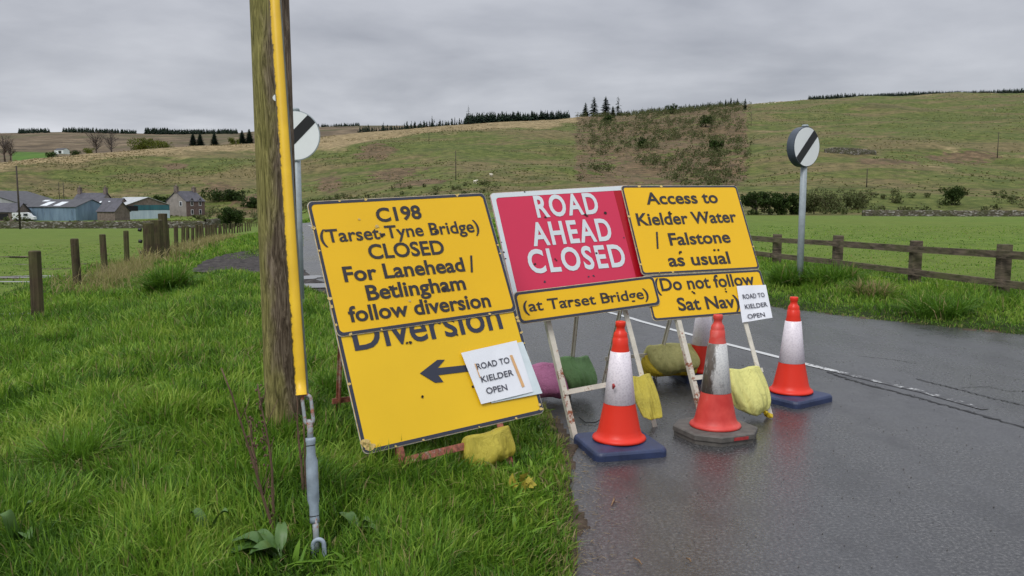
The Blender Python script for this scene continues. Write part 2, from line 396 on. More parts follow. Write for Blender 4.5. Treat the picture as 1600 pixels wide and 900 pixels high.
# radial sheet from the camera's feet to beyond the crest of the hill
uu = np.linspace(-.80, .80, 420); th_f = np.arctan(uu); th_b = np.linspace(th_f[-1], 2 * np.pi + th_f[0], 120)[1:-1]
TH = np.r_[th_f, th_b]
RR = np.r_[0.02, np.geomspace(.5, 60, 210), np.geomspace(62, 1250, 170)]
rg, tg = np.meshgrid(RR, TH, indexing='ij')
# use the forward distance as the radius in front so rows lie square to the view direction
x_ = rg * np.sin(tg); y_ = rg * np.cos(tg)
z_ = height(x_, y_)
def ztan(x, y):      # where rough pale grass takes over
    yy = np.maximum(y, 1); u = x / yy; rd = np.interp(u, RD_u, RD); s_ = yy / rd + .05 * (fbm(x / 30, y / 20, 3) - .5)
    a = .12 + .95 * sst(.87, .96, s_ - .03 * sst(-.3, -.36, u) + .12 * sst(-.28, -.2, u) * sst(.12, .05, u)) + .45 * (fbm(x / 55, y / 30, 3) - .5)
    a = a + .10 * np.exp(-((u + .50) / .14) ** 2) * sst(.84, .95, s_) + .18 * sst(.25, .4, u) * sst(.70, .85, s_)
    a = a + .30 * sst(.38, .55, u) * np.exp(-((yy - 330) / 40) ** 2)
    return a
def zbr(x, y):
    yy = np.maximum(y, 1); u = x / yy
    u = u + .012 * (fbm(x / 25, y / 25, 3) - .5)
    inside = 1.1 * sst(.066, .080, u) * sst(.287, .275, u) * sst(200, 300, yy) * sst(.99, .94, yy / np.interp(u, RD_u, RD))
    a = (.46 + .4 * fbm(x / 22, y / 22, 3)) * inside
    for (px, yk, w, hgt) in ((590, 400, .03, 28), (620, 340, .045, 16), (660, 300, .05, 16), (520, 330, .02, 30), (340, 330, .03, 22), (280, 380, .02, 12), (1500, 330, .06, 14), (1380, 300, .05, 10), (400, 300, .03, 18)):
        a = np.maximum(a, .92 * np.exp(-((u - (px - 800) / F) / w) ** 2 - ((yy - yk) / hgt) ** 2))
    return a
def zmud(x, y):
    a = np.zeros_like(x)
    for (px, py, z0, wx, wy) in ((0, 444, -.4, 2.2, .5), (120, 432, -.45, 2.5, .35), (330, 405, -.3, 1.2, 1.2)):
        p = gp(px, py, z0); a = np.maximum(a, .85 * np.exp(-((x - p.x) / wx) ** 2 - ((y - p.y) / wy) ** 2))
    sd = road_sd(x, y); a = np.maximum(a, .72 * sst(.16, .02, sd) * (y < 60))
    return a
flat = (x_.ravel(), y_.ravel())
yy_ = np.maximum(flat[1], 1); u_ = flat[0] / yy_
hillm = sst(0, .04, (yy_ - np.interp(u_, [-.45, -.25, -.1, .3], [270, 250, 205, 172])) / 300) * (flat[1] > 0)
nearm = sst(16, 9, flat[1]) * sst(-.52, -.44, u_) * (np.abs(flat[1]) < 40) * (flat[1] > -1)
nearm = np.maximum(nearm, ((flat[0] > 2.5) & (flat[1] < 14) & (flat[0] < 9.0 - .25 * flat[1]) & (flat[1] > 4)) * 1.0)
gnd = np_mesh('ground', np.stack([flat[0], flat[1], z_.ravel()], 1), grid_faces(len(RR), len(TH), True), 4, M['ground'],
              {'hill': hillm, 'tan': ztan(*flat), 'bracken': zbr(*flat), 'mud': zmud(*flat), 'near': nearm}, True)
tag(gnd, kind='structure')

# distant moor across the valley
t = MT('distant moorland', .95, .1); cw = t.coord(); a = t.noise(.02, 8, cw, .68); b = t.noise(.004, 6, t.coord('Object', (1, 2.5, 1)), .6)
c_ = t.ramp(a, [(.34, (.075, .058, .040)), (.5, (.125, .096, .062)), (.64, (.20, .155, .10))])
c_ = t.mix(t.ramp(b, [(.50, 0.), (.60, .8)]), c_, (.075, .078, .036))
c_ = t.mix(t.ramp(t.attr('fld'), [(.4, 0.), (.6, 1.)]), c_, t.ramp(a, [(.35, (.05, .105, .020)), (.62, (.085, .155, .03))]))
lin = t.noise(.006, 4, t.coord('Object', (1, 4, 1))); c_ = t.mix(t.ramp(lin, [(.49, 0.), (.5, .7), (.51, 0.)]), c_, (.05, .042, .03))
t.color(c_); M['moor'] = t.m
moor_px = [(-300, 208), (0, 208), (100, 206), (250, 209), (370, 208), (450, 200), (560, 196), (640, 196), (1700, 200)]
MU = np.array([tanel(*p)[1] for p in moor_px]); ME = np.array([tanel(*p)[0] for p in moor_px])
def moor_h(x, y):
    u = x / y; top = CH + np.interp(u, MU, ME) * 2200; s_ = (y - 900) / 1300
    lo = CH + np.interp(u, [-.8, -.3, .5], [.030, .045, .05]) * 900
    z = lo + (top - lo) * np.clip(s_, -.5, 1) + (fbm(x / 160, y / 160, 4) - .5) * 16 * np.clip(s_ * 4, 0, 1) * np.clip((1 - s_) * 3, 0, 1)
    return np.where(s_ > 1, top - (y - 2200) * .03, z)
U2, Y2 = np.meshgrid(np.linspace(-.95, .95, 260), np.linspace(760, 2700, 110)); X2 = U2 * Y2
fld = ((U2 > -.592) & (U2 < -.545) & (Y2 < 1280)) | ((U2 > -.56) & (U2 < -.50) & (Y2 < 1010))
moor = np_mesh('hills', np.stack([X2.ravel(), Y2.ravel(), moor_h(X2, Y2).ravel()], 1), grid_faces(110, 260), 4, M['moor'], {'fld': fld.ravel() * 1.0}, True)
tag(moor, kind='structure')

# ------------------------------------------------------------------ road
t = MT('wet asphalt', .3, .5); cw = t.coord()
ag = t.n('ShaderNodeTexVoronoi', Scale=130.); t.l(cw, ag.inputs['Vector'])
sp = t.noise(60, 4, cw, .7); wet = t.noise(.55, 5, t.coord('Object', (1.4, .5, 1)), .6); wet2 = t.noise(5, 6, cw, .65)
base = t.ramp(sp, [(.36, (.017, .017, .018)), (.52, (.048, .048, .049)), (.68, (.135, .133, .128))])
base = t.mix(t.ramp(wet, [(.4, 0.), (.65, .45)]), base, (.078, .080, .087))
base = t.mix(t.ramp(t.noise(1.3, 7, t.coord('Object', (1.6, .6, 1)), .7), [(.50, 0.), (.62, .55)]), base, (.024, .024, .026))
base = t.mix(t.ramp(t.noise(170, 2, cw, .6), [(.70, 0.), (.76, .7)]), base, (.20, .19, .18))
t.color(base)
wr = t.math('ADD', t.math('MULTIPLY', wet, .6), t.math('MULTIPLY', wet2, .4))
t.roughness(t.ramp(wr, [(.36, .17), (.52, .30), (.66, .44)]))
t.bump(t.math('ADD', ag.outputs['Distance'], t.math('MULTIPLY', sp, .7)), .22, .004); M['asphalt'] = t.m
def strip(name, P, Q, m, z, nz=0, cols=2):
    n_ = 260 if cols > 2 else len(P)
    v = []; 
    for k in range(cols):
        f_ = k / (cols - 1); v.append(np.c_[P * (1 - f_) + Q * f_, np.full(len(P), z)])
    v = np.stack(v, 1).reshape(-1, 3)
    return np_mesh(name, v, grid_faces(len(P), cols), 4, m)
def matchres(P, n_):
    d_ = np.r_[0, np.cumsum(np.hypot(*np.diff(P, axis=0).T))]; s_ = np.linspace(0, d_[-1], n_)
    return np.stack([np.interp(s_, d_, P[:, 0]), np.interp(s_, d_, P[:, 1])], 1)
# the sheet runs a little under the verges; the ground's own edge rises over it
Pn = NEAR.copy(); Pn[:, 0] -= .45; Fn = FAR.copy(); Fn[:, 0] += .45
road = strip('road', matchres(Pn, 300), matchres(Fn, 300), M['asphalt'], 0.0, cols=12); tag(road, kind='structure')

t = MT('worn white road paint', .45); cw = t.coord(); k = t.math('ADD', t.math('MULTIPLY', t.noise(11, 8, cw, .8), 1.), t.attr('wear'))
t.color(t.mix(t.ramp(k, [(.62, 0.), (.68, 1.)]), (.50, .51, .50), (.05, .05, .052))); t.bump(t.noise(90, 3, cw), .3, .003); M['paint'] = t.m
mk = MB(); wear = []
cl = [gp(*p) for p in ((985, 497), (1000, 502), (1120, 534), (1262, 570), (1345, 590), (1400, 603), (1440, 612), (1540, 640))]
C0 = np.array([(p.x, p.y) for p in cl]); back = C0[0] - (C0[1] - C0[0]) / np.linalg.norm(C0[1] - C0[0]) * 0
C0 = np.vstack([[(-11.5, 47), (-5.2, 28), (-1.2, 16.5), (.5, 12.2)], C0])
C1 = matchres(C0, 500); tn = np.gradient(C1, axis=0); tn /= np.linalg.norm(tn, axis=1)[:, None]; nr = np.stack([-tn[:, 1], tn[:, 0]], 1)
wv = np.clip((7.4 - C1[:, 1]) * .26, -.1, .22); wv[C1[:, 1] > 9] = -.1
A = C1 + nr * .036; B_ = C1 - nr * .036
v = np.stack([np.c_[A, np.full(500, .004)], np.c_[B_, np.full(500, .004)]], 1).reshape(-1, 3)
tag(np_mesh('road_marking', v, grid_faces(500, 2), 4, M['paint'], {'wear': np.repeat(wv, 2)}), kind='structure')
# tarry cracks along the old joint
M['crack'] = simple('open tar crack', (.010, .010, .011), .6, .3, 30)
def crack(pts, w):
    P = np.array([(q.x, q.y) for q in (gp(*p) for p in pts)]); P = matchres(P, 160); tn = np.gradient(P, axis=0); tn /= np.linalg.norm(tn, axis=1)[:, None]; nr = np.stack([-tn[:, 1], tn[:, 0]], 1)
    s_ = np.arange(160); P = P + nr * ((vnoise(s_ * .35, s_ * 0 + w * 99) - .5) * .028)[:, None]; ww = (w * (.35 + 1.1 * vnoise(s_ * .8, s_ * 0 + 3)))[:, None]
    v = np.stack([np.c_[P + nr * ww, np.full(160, .0035)], np.c_[P - nr * ww, np.full(160, .0035)]], 1).reshape(-1, 3)
    tag(np_mesh('road_crack', v, grid_faces(160, 2), 4, M['crack']), kind='structure')
crack([(1290, 581), (1350, 600), (1420, 618), (1500, 640), (1600, 668), (1700, 700)], .012)
crack([(1430, 592), (1480, 604), (1540, 620), (1600, 634), (1700, 660)], .008)
crack([(1340, 556), (1395, 562), (1430, 568)], .004)
crack([(1500, 606), (1540, 604), (1580, 612), (1640, 610)], .004)

# kerb stones on the far side
M['kerb'] = simple('concrete kerb', (.075, .070, .064), .7, .3, 12, .003)
km = MB()
ks = FAR[4:8]
for i in range(8):
    a = Vector((*(FAR[5] * (1 - i / 3.0) + FAR[6] * (i / 3.0)), 0)) if i < 2 else Vector((*(FAR[5] - (FAR[5] - FAR[4]) / np.linalg.norm(FAR[5] - FAR[4]) * .92 * (i - 1)), 0))
kd = Vector((FAR[5][0] - FAR[6][0], FAR[5][1] - FAR[6][1], 0)).normalized()
for i in range(6):
    a = Vector((FAR[6][0], FAR[6][1], .0)) + kd * (.92 * i + .25); b = a + kd * .905
    km.bar(a, b, .125, .11)
tag(km.build('kerb', M['kerb']), kind='structure')

# side track surface, puddles
t = MT('wet dark gravel', .9, .12); cw = t.coord(); v_ = t.n('ShaderNodeTexVoronoi', Scale=28.); t.l(cw, v_.inputs['Vector'])
t.color(t.ramp(t.noise(5, 8, cw, .8), [(.38, (.012, .011, .011)), (.58, (.090, .080, .074)), (.7, (.15, .14, .13))])); t.bump(v_.outputs['Distance'], .9, .03); M['gravel'] = t.m
gpoly = [gp(*p, z=.006) for p in ((296, 424), (318, 407), (350, 398), (405, 388), (450, 392), (465, 400), (472, 418), (490, 436), (560, 455), (540, 475), (480, 462), (400, 434), (350, 428))]
gm_ = MB(); cpt = sum(gpoly, Vector()) / len(gpoly); fine = []
for i in range(len(gpoly)):
    for k in range(8):
        p = gpoly[i].lerp(gpoly[(i + 1) % len(gpoly)], k / 8); fine.append(p + (p - cpt) * random.uniform(-.035, .035))
gm_.add([cpt] + fine, [(0, i + 1, (i + 1) % len(fine) + 1) for i in range(len(fine))]); tag(gm_.build('side_track', M['gravel']), kind='structure')
t = MT('puddle water', .03, .6); t.color((.05, .045, .04)); t.bump(t.noise(3, 3, t.coord()), .03, .01); M['water'] = t.m
def puddle(px, py, wx, wy, z, seed):
    rr = random.Random(seed); p = gp(px, py, z); n_ = 40; a0 = [rr.uniform(0, 6.28) for _ in range(4)]
    vs = [(p.x, p.y, z)]
    for k in range(n_):
        a = 2 * math.pi * k / n_; q = 1 + .22 * math.sin(2 * a + a0[0]) + .14 * math.sin(3 * a + a0[1]) + .10 * math.sin(5 * a + a0[2])
        vs.append((p.x + wx * q * math.cos(a), p.y + wy * q * math.sin(a), z))
    m_ = MB(); m_.add(vs, [(0, k + 1, (k + 1) % n_ + 1) for k in range(n_)]); tag(m_.build('puddle', M['water']), kind='structure')
for a in ((482, 446, .55, .45, .022, 1), (478, 433, .45, .35, .012, 2)): puddle(*a)
def fpuddle(px, py, wx, wy, seed):
    p = at(px, py, 10)
    for it in range(30): zz_ = H(p.x, p.y); p = gp(px, py, min(zz_, 1.0))
    puddle(px, py, wx, wy, H(p.x, p.y) + .07, seed)
for a in ((22, 401, .45, .35, 3), (60, 433, 1.1, .10, 4), (115, 431, 1.2, .10, 5), (10, 490, .45, .07, 6), (40, 413, .3, .12, 7), (132, 412, .25, .15, 8), (185, 430, .8, .08, 9), (165, 397, .2, .2, 10), (20, 440, .9, .09, 12)): fpuddle(*a)

# ------------------------------------------------------------------ grass
def grass_mat(name, stops, dryc=(.30, .24, .11)):
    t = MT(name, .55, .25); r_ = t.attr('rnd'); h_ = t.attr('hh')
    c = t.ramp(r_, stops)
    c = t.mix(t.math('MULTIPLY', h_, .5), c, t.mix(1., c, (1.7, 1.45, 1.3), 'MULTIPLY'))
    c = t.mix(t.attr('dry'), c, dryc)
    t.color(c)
    tl = t.n('ShaderNodeBsdfTranslucent'); t.l(c, tl.inputs[0]); ms = t.n('ShaderNodeMixShader'); ms.inputs[0].default_value = .32
    t.l(t.b.outputs[0], ms.inputs[1]); t.l(tl.outputs[0], ms.inputs[2]); t.l(ms.outputs[0], t.nt.nodes['Material Output'].inputs[0])
    return t.m
M['grass'] = grass_mat('grass blades', [(0, (.034, .088, .009)), (.35, (.072, .170, .014)), (.7, (.125, .250, .022)), (1, (.22, .33, .05))])
def blades(name, x, y, h, w, rnd, dry, m, lean=.45, clump=None):
    n_ = len(x); z = height(x, y) - .01
    if clump is None: az = rng.uniform(0, 2 * np.pi, n_)
    else: az = clump + rng.normal(0, 1.25, n_)
    ln = np.abs(rng.normal(lean, lean * .75, n_)); fa = rng.uniform(0, 2 * np.pi, n_)
    ts = np.array([0, .38, .74, 1.0]); wd = np.array([.85, 1, .7, 0])
    V = np.empty((n_, 7, 3)); dx, dy = np.cos(az), np.sin(az)
    hv = []
    idx = 0
    for i, t_ in enumerate(ts):
        off = ln * h * (t_ ** 1.9); zz = z + h * (t_ - .35 * ln * t_ ** 2.4)
        cx_, cy_ = x + dx * off, y + dy * off
        if i < 3:
            V[:, idx] = np.stack([cx_ - np.cos(fa) * w * wd[i] / 2, cy_ - np.sin(fa) * w * wd[i] / 2, zz], 1)
            V[:, idx + 1] = np.stack([cx_ + np.cos(fa) * w * wd[i] / 2, cy_ + np.sin(fa) * w * wd[i] / 2, zz], 1); hv += [t_, t_]; idx += 2
        else: V[:, idx] = np.stack([cx_, cy_, zz], 1); hv += [t_]
    base = np.arange(n_)[:, None] * 7
    tri = np.array([0, 1, 3, 0, 3, 2, 2, 3, 5, 2, 5, 4, 4, 5, 6])
    fi = (base + tri[None]).reshape(-1)
    o = np_mesh(name, V.reshape(-1, 3), fi, 3, m, {'rnd': np.repeat(rnd, 7), 'hh': np.tile(np.array(hv), n_), 'dry': np.repeat(dry, 7)})
    return o
FENCE_A = np.array([(-4.6, 8.0), (-6.1, 10.6), (-10.75, 25.0), (-32.6, 104.0)])      # left field boundary
def fence_x(y): return np.interp(y, FENCE_A[:, 1], FENCE_A[:, 0])
def verge_pts(n_, y0, y1, u0, u1, side):
    # denser close to the camera
    Y = y0 * (y1 / y0) ** rng.random(n_) ; U = rng.uniform(u0, u1, n_); X = U * Y
    sd = road_sd(X, Y)
    k = (sd > .015 + rng.random(n_) * .07)
    return X[k], Y[k], sd[k]
def mk_grass(name, X, Y, sd, hs, ws, seed, lab, lean=.5, tall=None):
    cl_ = fbm(X * 3.1 + seed, Y * 3.1, 3); c2 = fbm(X * .8 + seed, Y * .8, 2)
    h = hs * (.55 + .95 * cl_) * rng.uniform(.45, 1.4, len(X)) * (.40 + .60 * np.clip(sd / .8, 0, 1))
    if tall is not None: h = h * tall
    h = h * (1 - .72 * np.exp(-((X + .69) ** 2 + (Y - 2.78) ** 2) / .035))
    az = vnoise(X * 2.2 + 9, Y * 2.2) * 12.0
    rnd = np.clip(.5 + (fbm(X * 2.6 + 3, Y * 2.6, 3) - .5) * 1.3 + rng.normal(.03, .24, len(X)), 0, 1)
    dry = (rng.random(len(X)) < np.clip(.055 + 1.1 * np.clip(c2 - .70, 0, 1) + .5 * np.exp(-((sd - .02) / .10) ** 2), 0, 1)) * rng.uniform(.4, 1, len(X))
    fx = fence_x(Y); nearf = np.exp(-((X - fx) / .75) ** 2) * (Y > 13) * (X < 0)
    isf = rng.random(len(X)) < nearf * .22; dry = np.where(isf, rng.uniform(.6, 1, len(X)), dry); h = np.where(isf, h * 1.5, h)
    o = blades(name, X, Y, h, ws * rng.uniform(.6, 1.4, len(X)), rnd, dry, M['grass'], lean, az)
    tag(o, lab, 'grass', kind='stuff'); return o
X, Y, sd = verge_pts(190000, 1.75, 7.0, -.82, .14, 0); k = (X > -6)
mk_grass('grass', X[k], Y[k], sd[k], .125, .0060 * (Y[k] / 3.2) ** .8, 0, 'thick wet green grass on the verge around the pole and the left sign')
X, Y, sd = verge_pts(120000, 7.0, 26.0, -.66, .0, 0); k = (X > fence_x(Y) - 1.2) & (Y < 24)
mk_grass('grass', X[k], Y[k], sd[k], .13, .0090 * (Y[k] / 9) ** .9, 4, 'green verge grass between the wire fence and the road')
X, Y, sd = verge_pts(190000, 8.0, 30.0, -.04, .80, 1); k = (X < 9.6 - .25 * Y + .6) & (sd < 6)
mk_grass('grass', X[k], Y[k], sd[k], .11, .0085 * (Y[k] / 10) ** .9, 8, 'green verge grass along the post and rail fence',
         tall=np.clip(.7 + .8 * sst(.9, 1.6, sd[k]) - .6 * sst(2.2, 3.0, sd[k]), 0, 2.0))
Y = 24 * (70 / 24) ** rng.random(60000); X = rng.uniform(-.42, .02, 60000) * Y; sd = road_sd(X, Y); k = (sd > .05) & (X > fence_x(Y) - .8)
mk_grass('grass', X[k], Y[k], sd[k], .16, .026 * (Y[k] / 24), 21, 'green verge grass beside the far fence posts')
# pasture, grazed short
NP = 45000; Y = 8 * (45 / 8) ** rng.random(NP); X = np.where(rng.random(NP) < .5, rng.uniform(-.80, -.2, NP), rng.uniform(.2, .80, NP)) * Y; sd = road_sd(X, Y)
k = (sd > 1) & (((X < fence_x(Y) - .3)) | (X > 9.6 - .25 * Y)); X, Y, sd = X[k], Y[k], sd[k]
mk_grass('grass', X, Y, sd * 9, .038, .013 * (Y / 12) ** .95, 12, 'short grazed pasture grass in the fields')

n_ = 9000; Y = 1.9 * (6.5 / 1.9) ** rng.random(n_); X = rng.uniform(-.8, .05, n_) * Y; k = (fbm(X * 1.7 + 31, Y * 1.7, 2) > .52) & (road_sd(X, Y) > .1); X, Y = X[k], Y[k]; n_ = len(X)
tag(blades('low_weeds', X, Y, rng.uniform(.05, .12, n_), rng.uniform(.010, .024, n_), np.clip(rng.normal(.55, .2, n_), 0, 1), (rng.random(n_) < .04) * .8, M['grass'], 1.0), 'low broad leaved weeds mixed into the verge grass', 'weeds', kind='stuff')
# taller tussocks that can be told apart
def tussock(px, py, z0, n_, hgt, rad, label, m='grass', dryf=.05, group=None, rr=.3):
    p = gp(px, py, z0); a = rng.uniform(0, 2 * np.pi, n_); r_ = rad * np.sqrt(rng.random(n_)) * .6
    X = p.x + np.cos(a) * r_; Y = p.y + np.sin(a) * r_
    o = blades('grass_tussock', X, Y, hgt * rng.uniform(.55, 1.1, n_), np.full(n_, .006 * max(1, p.y / 6)), np.clip(rng.normal(rr, .16, n_), 0, 1), (rng.random(n_) < dryf) * 1.0, M['grass'], .75, a)
    tag(o, label, 'grass tussock', group); return o
tussock(262, 458, 0, 900, .46, .42, 'large dark green tussock of long grass beside the wire fence near the gateposts')
tussock(1235, 452, .05, 900, .42, .40, 'dark green grass tussock left of the round sign post by the rail fence')
tussock(1300, 455, .05, 1100, .42, .55, 'wide dark green tussock right of the round sign post by the rail fence')
tussock(1362, 470, .05, 500, .30, .35, 'pale grassy tussock near the middle of the rail fence', dryf=.5)
tussock(1465, 492, .06, 900, .30, .55, 'long grass tussock in front of the last fence posts')
tussock(452, 690, .05, 500, .14, .20, 'dark lush grass tuft growing around the foot of the wooden pole')
tussock(525, 640, .05, 700, .26, .2, 'dark grass tuft between the pole and the left sign')
tussock(170, 690, .0, 600, .24, .2, 'light green grass tuft left in the open verge', rr=.8)
tussock(120, 790, .0, 700, .24, .18, 'upright grass tuft low in the left corner of the verge', rr=.5)
# withered grass standing along the wire fence
n_ = 1000; Y = 13 + 9 * rng.beta(2, 2, n_); X = fence_x(Y) + rng.normal(.15, .26, n_)
tag(blades('dead_grass', X, Y, rng.uniform(.18, .55, n_), np.full(n_, .009), rng.random(n_), rng.uniform(.7, 1, n_), M['grass'], .55), 'pale withered grass stems along the wire fence', 'dead grass', kind='stuff')
n_ = 1500; Y = rng.uniform(22, 60, n_); X = fence_x(Y) + rng.normal(.1, .25, n_)
tag(blades('dead_grass', X, Y, rng.uniform(.2, .6, n_), np.full(n_, .03), rng.random(n_), rng.uniform(.7, 1, n_), M['grass'], .5), 'pale withered grass under the far fence posts', 'dead grass', kind='stuff')
# rushes and rank tufts over the hill
n_ = 45000; U = rng.uniform(-.72, .72, n_); s0 = rng.random(n_); Y = 215 + (np.interp(U, RD_u, RD) - 215) * s0 ** .9; X = U * Y; cl_ = fbm(X / 30, Y / 18, 4)
k = rng.random(n_) < sst(.44, .62, cl_); X, Y = X[k], Y[k]; ns = len(X)
tn_ = ztan(X, Y) + (fbm(X / 25 + 4, Y / 14, 3) - .5) * .9
br_ = zbr(X, Y)
M['rush'] = grass_mat('hill tufts', [(0, (.035, .048, .012)), (.5, (.07, .088, .022)), (1, (.11, .12, .036))], (.27, .205, .105))
tag(blades('rough_grass', X, Y, rng.uniform(.2, .5, ns), rng.uniform(.35, .9, ns), rng.random(ns), np.clip(tn_ * 1.2, 0, 1) * rng.uniform(.3, 1, ns), M['rush'], .3), 'rough tufts and rushes scattered over the hillside', 'rough grass', kind='stuff')

# ------------------------------------------------------------------ trees and shrubs
def leaf_cloud(centers, radii, n_, size, flatz=.8):
    c = np.array(centers); r_ = np.array(radii); w = r_ ** 2; pick = rng.choice(len(c), n_, p=w / w.sum())
    d_ = rng.normal(size=(n_, 3)); d_ /= np.linalg.norm(d_, axis=1)[:, None]; rad = r_[pick] * (rng.random(n_) ** .33)
    P = c[pick] + d_ * rad[:, None] * np.array([1, 1, flatz])
    a = rng.normal(size=(n_, 3)); a /= np.linalg.norm(a, axis=1)[:, None]; b = np.cross(a, rng.normal(size=(n_, 3))); b /= np.linalg.norm(b, axis=1)[:, None]
    s_ = size * rng.uniform(.5, 1.3, n_)[:, None]
    V = np.stack([P - a * s_, P + b * s_ * .6, P + a * s_, P - b * s_ * .6], 1).reshape(-1, 3)
    return V, np.arange(n_ * 4), np.repeat(rng.random(n_) * .6 + .4 * rng.random(len(c))[pick], 4)
def leaf_mat(name, a, b, c):
    t = MT(name, .7, .15); r_ = t.attr('rnd'); cc = t.ramp(r_, [(0, a), (.5, b), (1, c)]); t.color(cc)
    tl = t.n('ShaderNodeBsdfTranslucent'); t.l(cc, tl.inputs[0]); ms = t.n('ShaderNodeMixShader'); ms.inputs[0].default_value = .2
    t.l(t.b.outputs[0], ms.inputs[1]); t.l(tl.outputs[0], ms.inputs[2]); t.l(ms.outputs[0], t.nt.nodes['Material Output'].inputs[0]); return t.m
M['conifer'] = leaf_mat('spruce needles', (.006, .013, .010), (.014, .028, .017), (.030, .050, .026))
M['bush'] = leaf_mat('dark bush leaves', (.012, .024, .006), (.028, .052, .010), (.06, .095, .02))
M['willow'] = leaf_mat('yellow green willow leaves', (.05, .07, .010), (.10, .125, .018), (.16, .18, .03))
M['birch'] = leaf_mat('young birch leaves', (.080, .066, .034), (.080, .095, .034), (.105, .135, .045))
M['bark'] = simple('bark', (.045, .036, .028), .9, .35, 3)
M['twig'] = simple('bare twigs', (.085, .068, .058), .9, .3, 1)
def conifer_proto(h, seed, sparse=1.0):
    r = random.Random(seed); tr_ = MB(); tr_.tube([(0, 0, -.4), (0, 0, h * .5), (0, 0, h)], [h * .018, h * .011, .01], 6)
    V = []; nl = int(30 * sparse) + 6
    for i in range(nl):
        f_ = .10 + .88 * i / nl; z = h * f_; L_ = h * .21 * (1 - f_) ** .75 * r.uniform(.7, 1.15) + .12
        nb = 9
        for k in range(nb):
            if r.random() > .86 * sparse + .1: continue
            a = 2 * math.pi * (k + r.random()) / nb; l2 = L_ * r.uniform(.6, 1.15); dz = -l2 * r.uniform(.1, .5)
            ca, sa = math.cos(a), math.sin(a); w_ = l2 * .24
            tip = (ca * l2, sa * l2, z + dz); m1 = (ca * l2 * .55 - sa * w_, sa * l2 * .55 + ca * w_, z + dz * .4 - l2 * .12); m2 = (ca * l2 * .55 + sa * w_, sa * l2 * .55 - ca * w_, z + dz * .4 - l2 * .12)
            V += [(0, 0, z + .02 * h), m1, tip, m2]
    return tr_, np.array(V), np.arange(len(V)), np.repeat(np.random.default_rng(seed).random(len(V) // 4), 4)
CP = {}
def conifer(px, Y, h, label, seed=1, sparse=1., group=None, far=False, sx=1., dz=0):
    x = (px - 800) / F * Y; z = (float(moor_h(np.array([x]), np.array([float(Y)]))[0]) if far else H(x, Y)) + dz
    key = (seed, sparse)
    if key not in CP:
        e = empty('conifer_tree', (x, Y, z), label, 'tree', group)
        tr_, V, fi, rn = conifer_proto(10, seed, sparse)
        tr_.build('trunk', M['bark'], e, world=False); np_mesh('crown', V, fi, 4, M['conifer'], {'rnd': rn}, parent=e); CP[key] = e
    else:
        e = copy_tree(CP[key]); tag(e, label, 'tree'); e.location = (x, Y, z)
        if 'group' in e and not group: del e['group']
        if group: e['group'] = group
    e.rotation_euler.z = random.uniform(0, 6.28); e.scale = (h / 10 * sx, h / 10 * sx, h / 10)
    return e
def broadleaf(name, px, Y, h, w, m, label, cat, n_=1500, leaf=.22, group=None, far=False, bare=False, low=.15, z=None):
    x = (px - 800) / F * Y
    if z is None: z = float(moor_h(np.array([x]), np.array([float(Y)]))[0]) if far else H(x, Y)
    e = empty(name, (x, Y, z), label, cat, group)
    r = random.Random(int(px * 7 + Y)); m_ = MB(); cs = []; rs = []
    trunks = 1 if not bare else 1
    m_.tube([(0, 0, -.3), (r.uniform(-.1, .1) * w * .3, 0, h * .3), (0, 0, h * .6)], [h * .035, h * .022, h * .012], 7)
    for k in range(16 if not bare else 34):
        a = r.uniform(0, 6.28); z0 = h * r.uniform(.08 if low < .1 else .2, .6); rr_ = w * .5 * r.uniform(.35, .95); z1 = min(h * .95, z0 + h * r.uniform(.15, .45))
        tip = Vector((math.cos(a) * rr_, math.sin(a) * rr_, z1)); mid = Vector((math.cos(a) * rr_ * .45, math.sin(a) * rr_ * .45, z0 + (z1 - z0) * .35))
        m_.tube([(0, 0, z0), mid, tip], [h * .012, h * .007, h * .003], 4, cap=False)
        cs.append(tip); rs.append(h * r.uniform(.10, .20))
        if bare:
            for q in range(7):
                t2 = tip.lerp(mid, r.random() * .8) ; m_.tube([t2, t2 + Vector((r.uniform(-1, 1), r.uniform(-1, 1), r.uniform(.2, 1.1))) * h * .13], [h * .004, h * .0012], 3, cap=False)
    if not bare:
        for k in range(14):
            a = r.uniform(0, 6.28); q = r.uniform(0, .42) * w; zc_ = h * (low + (.9 - low) * r.random()); q *= math.sqrt(max(.1, 1 - (zc_ / h - .4) ** 2 * 1.5))
            cs.append(Vector((math.cos(a) * q, math.sin(a) * q, zc_))); rs.append(w * r.uniform(.10, .22))
    m_.build('trunk', M['bark'] if not bare else M['twig'], e, world=False)
    if not bare:
        V, fi, rn = leaf_cloud([tuple(c) for c in cs], rs, n_, leaf); V[:, 2] = np.maximum(V[:, 2], -.2); np_mesh('crown', V, fi, 4, M[m], {'rnd': rn}, parent=e)
    return e
def ridge_Y(px, f_=.985): return float(np.interp((px - 800) / F, RD_u, RD)) * f_
# tall ones on the crest
for i, (px, h, sp_, lab) in enumerate(((913, 15, .8, 'leftmost dark conifer of the tall clump on the hill crest'), (926, 20, .75, 'tall spreading conifer on the hill crest, left of the clump middle'), (944, 20, .75, 'tall pointed conifer in the middle of the clump on the hill crest'),
                                      (955, 11, 1., 'short dense conifer at the right end of the crest clump'), (963, 19, .35, 'thin ragged conifer with a bare stem right of the crest clump'))):
    conifer(px, ridge_Y(px, .96), h, lab, 10 + i, sp_, dz=-1, sx=1.75)
for i, (px, h, sp_, lab) in enumerate(((733, 15, .3, 'lone spindly conifer standing above the left end of the skyline plantation'), (677, 9, .5, 'small ragged conifer on the thin part of the skyline wood'), (712, 7, .5, 'small pointed conifer just left of the spindly skyline tree'), (602, 7, .5, 'small conifer above the left scrub on the skyline'))):
    conifer(px, ridge_Y(px, .975), h, lab, 20 + i, sp_, dz=-.5)
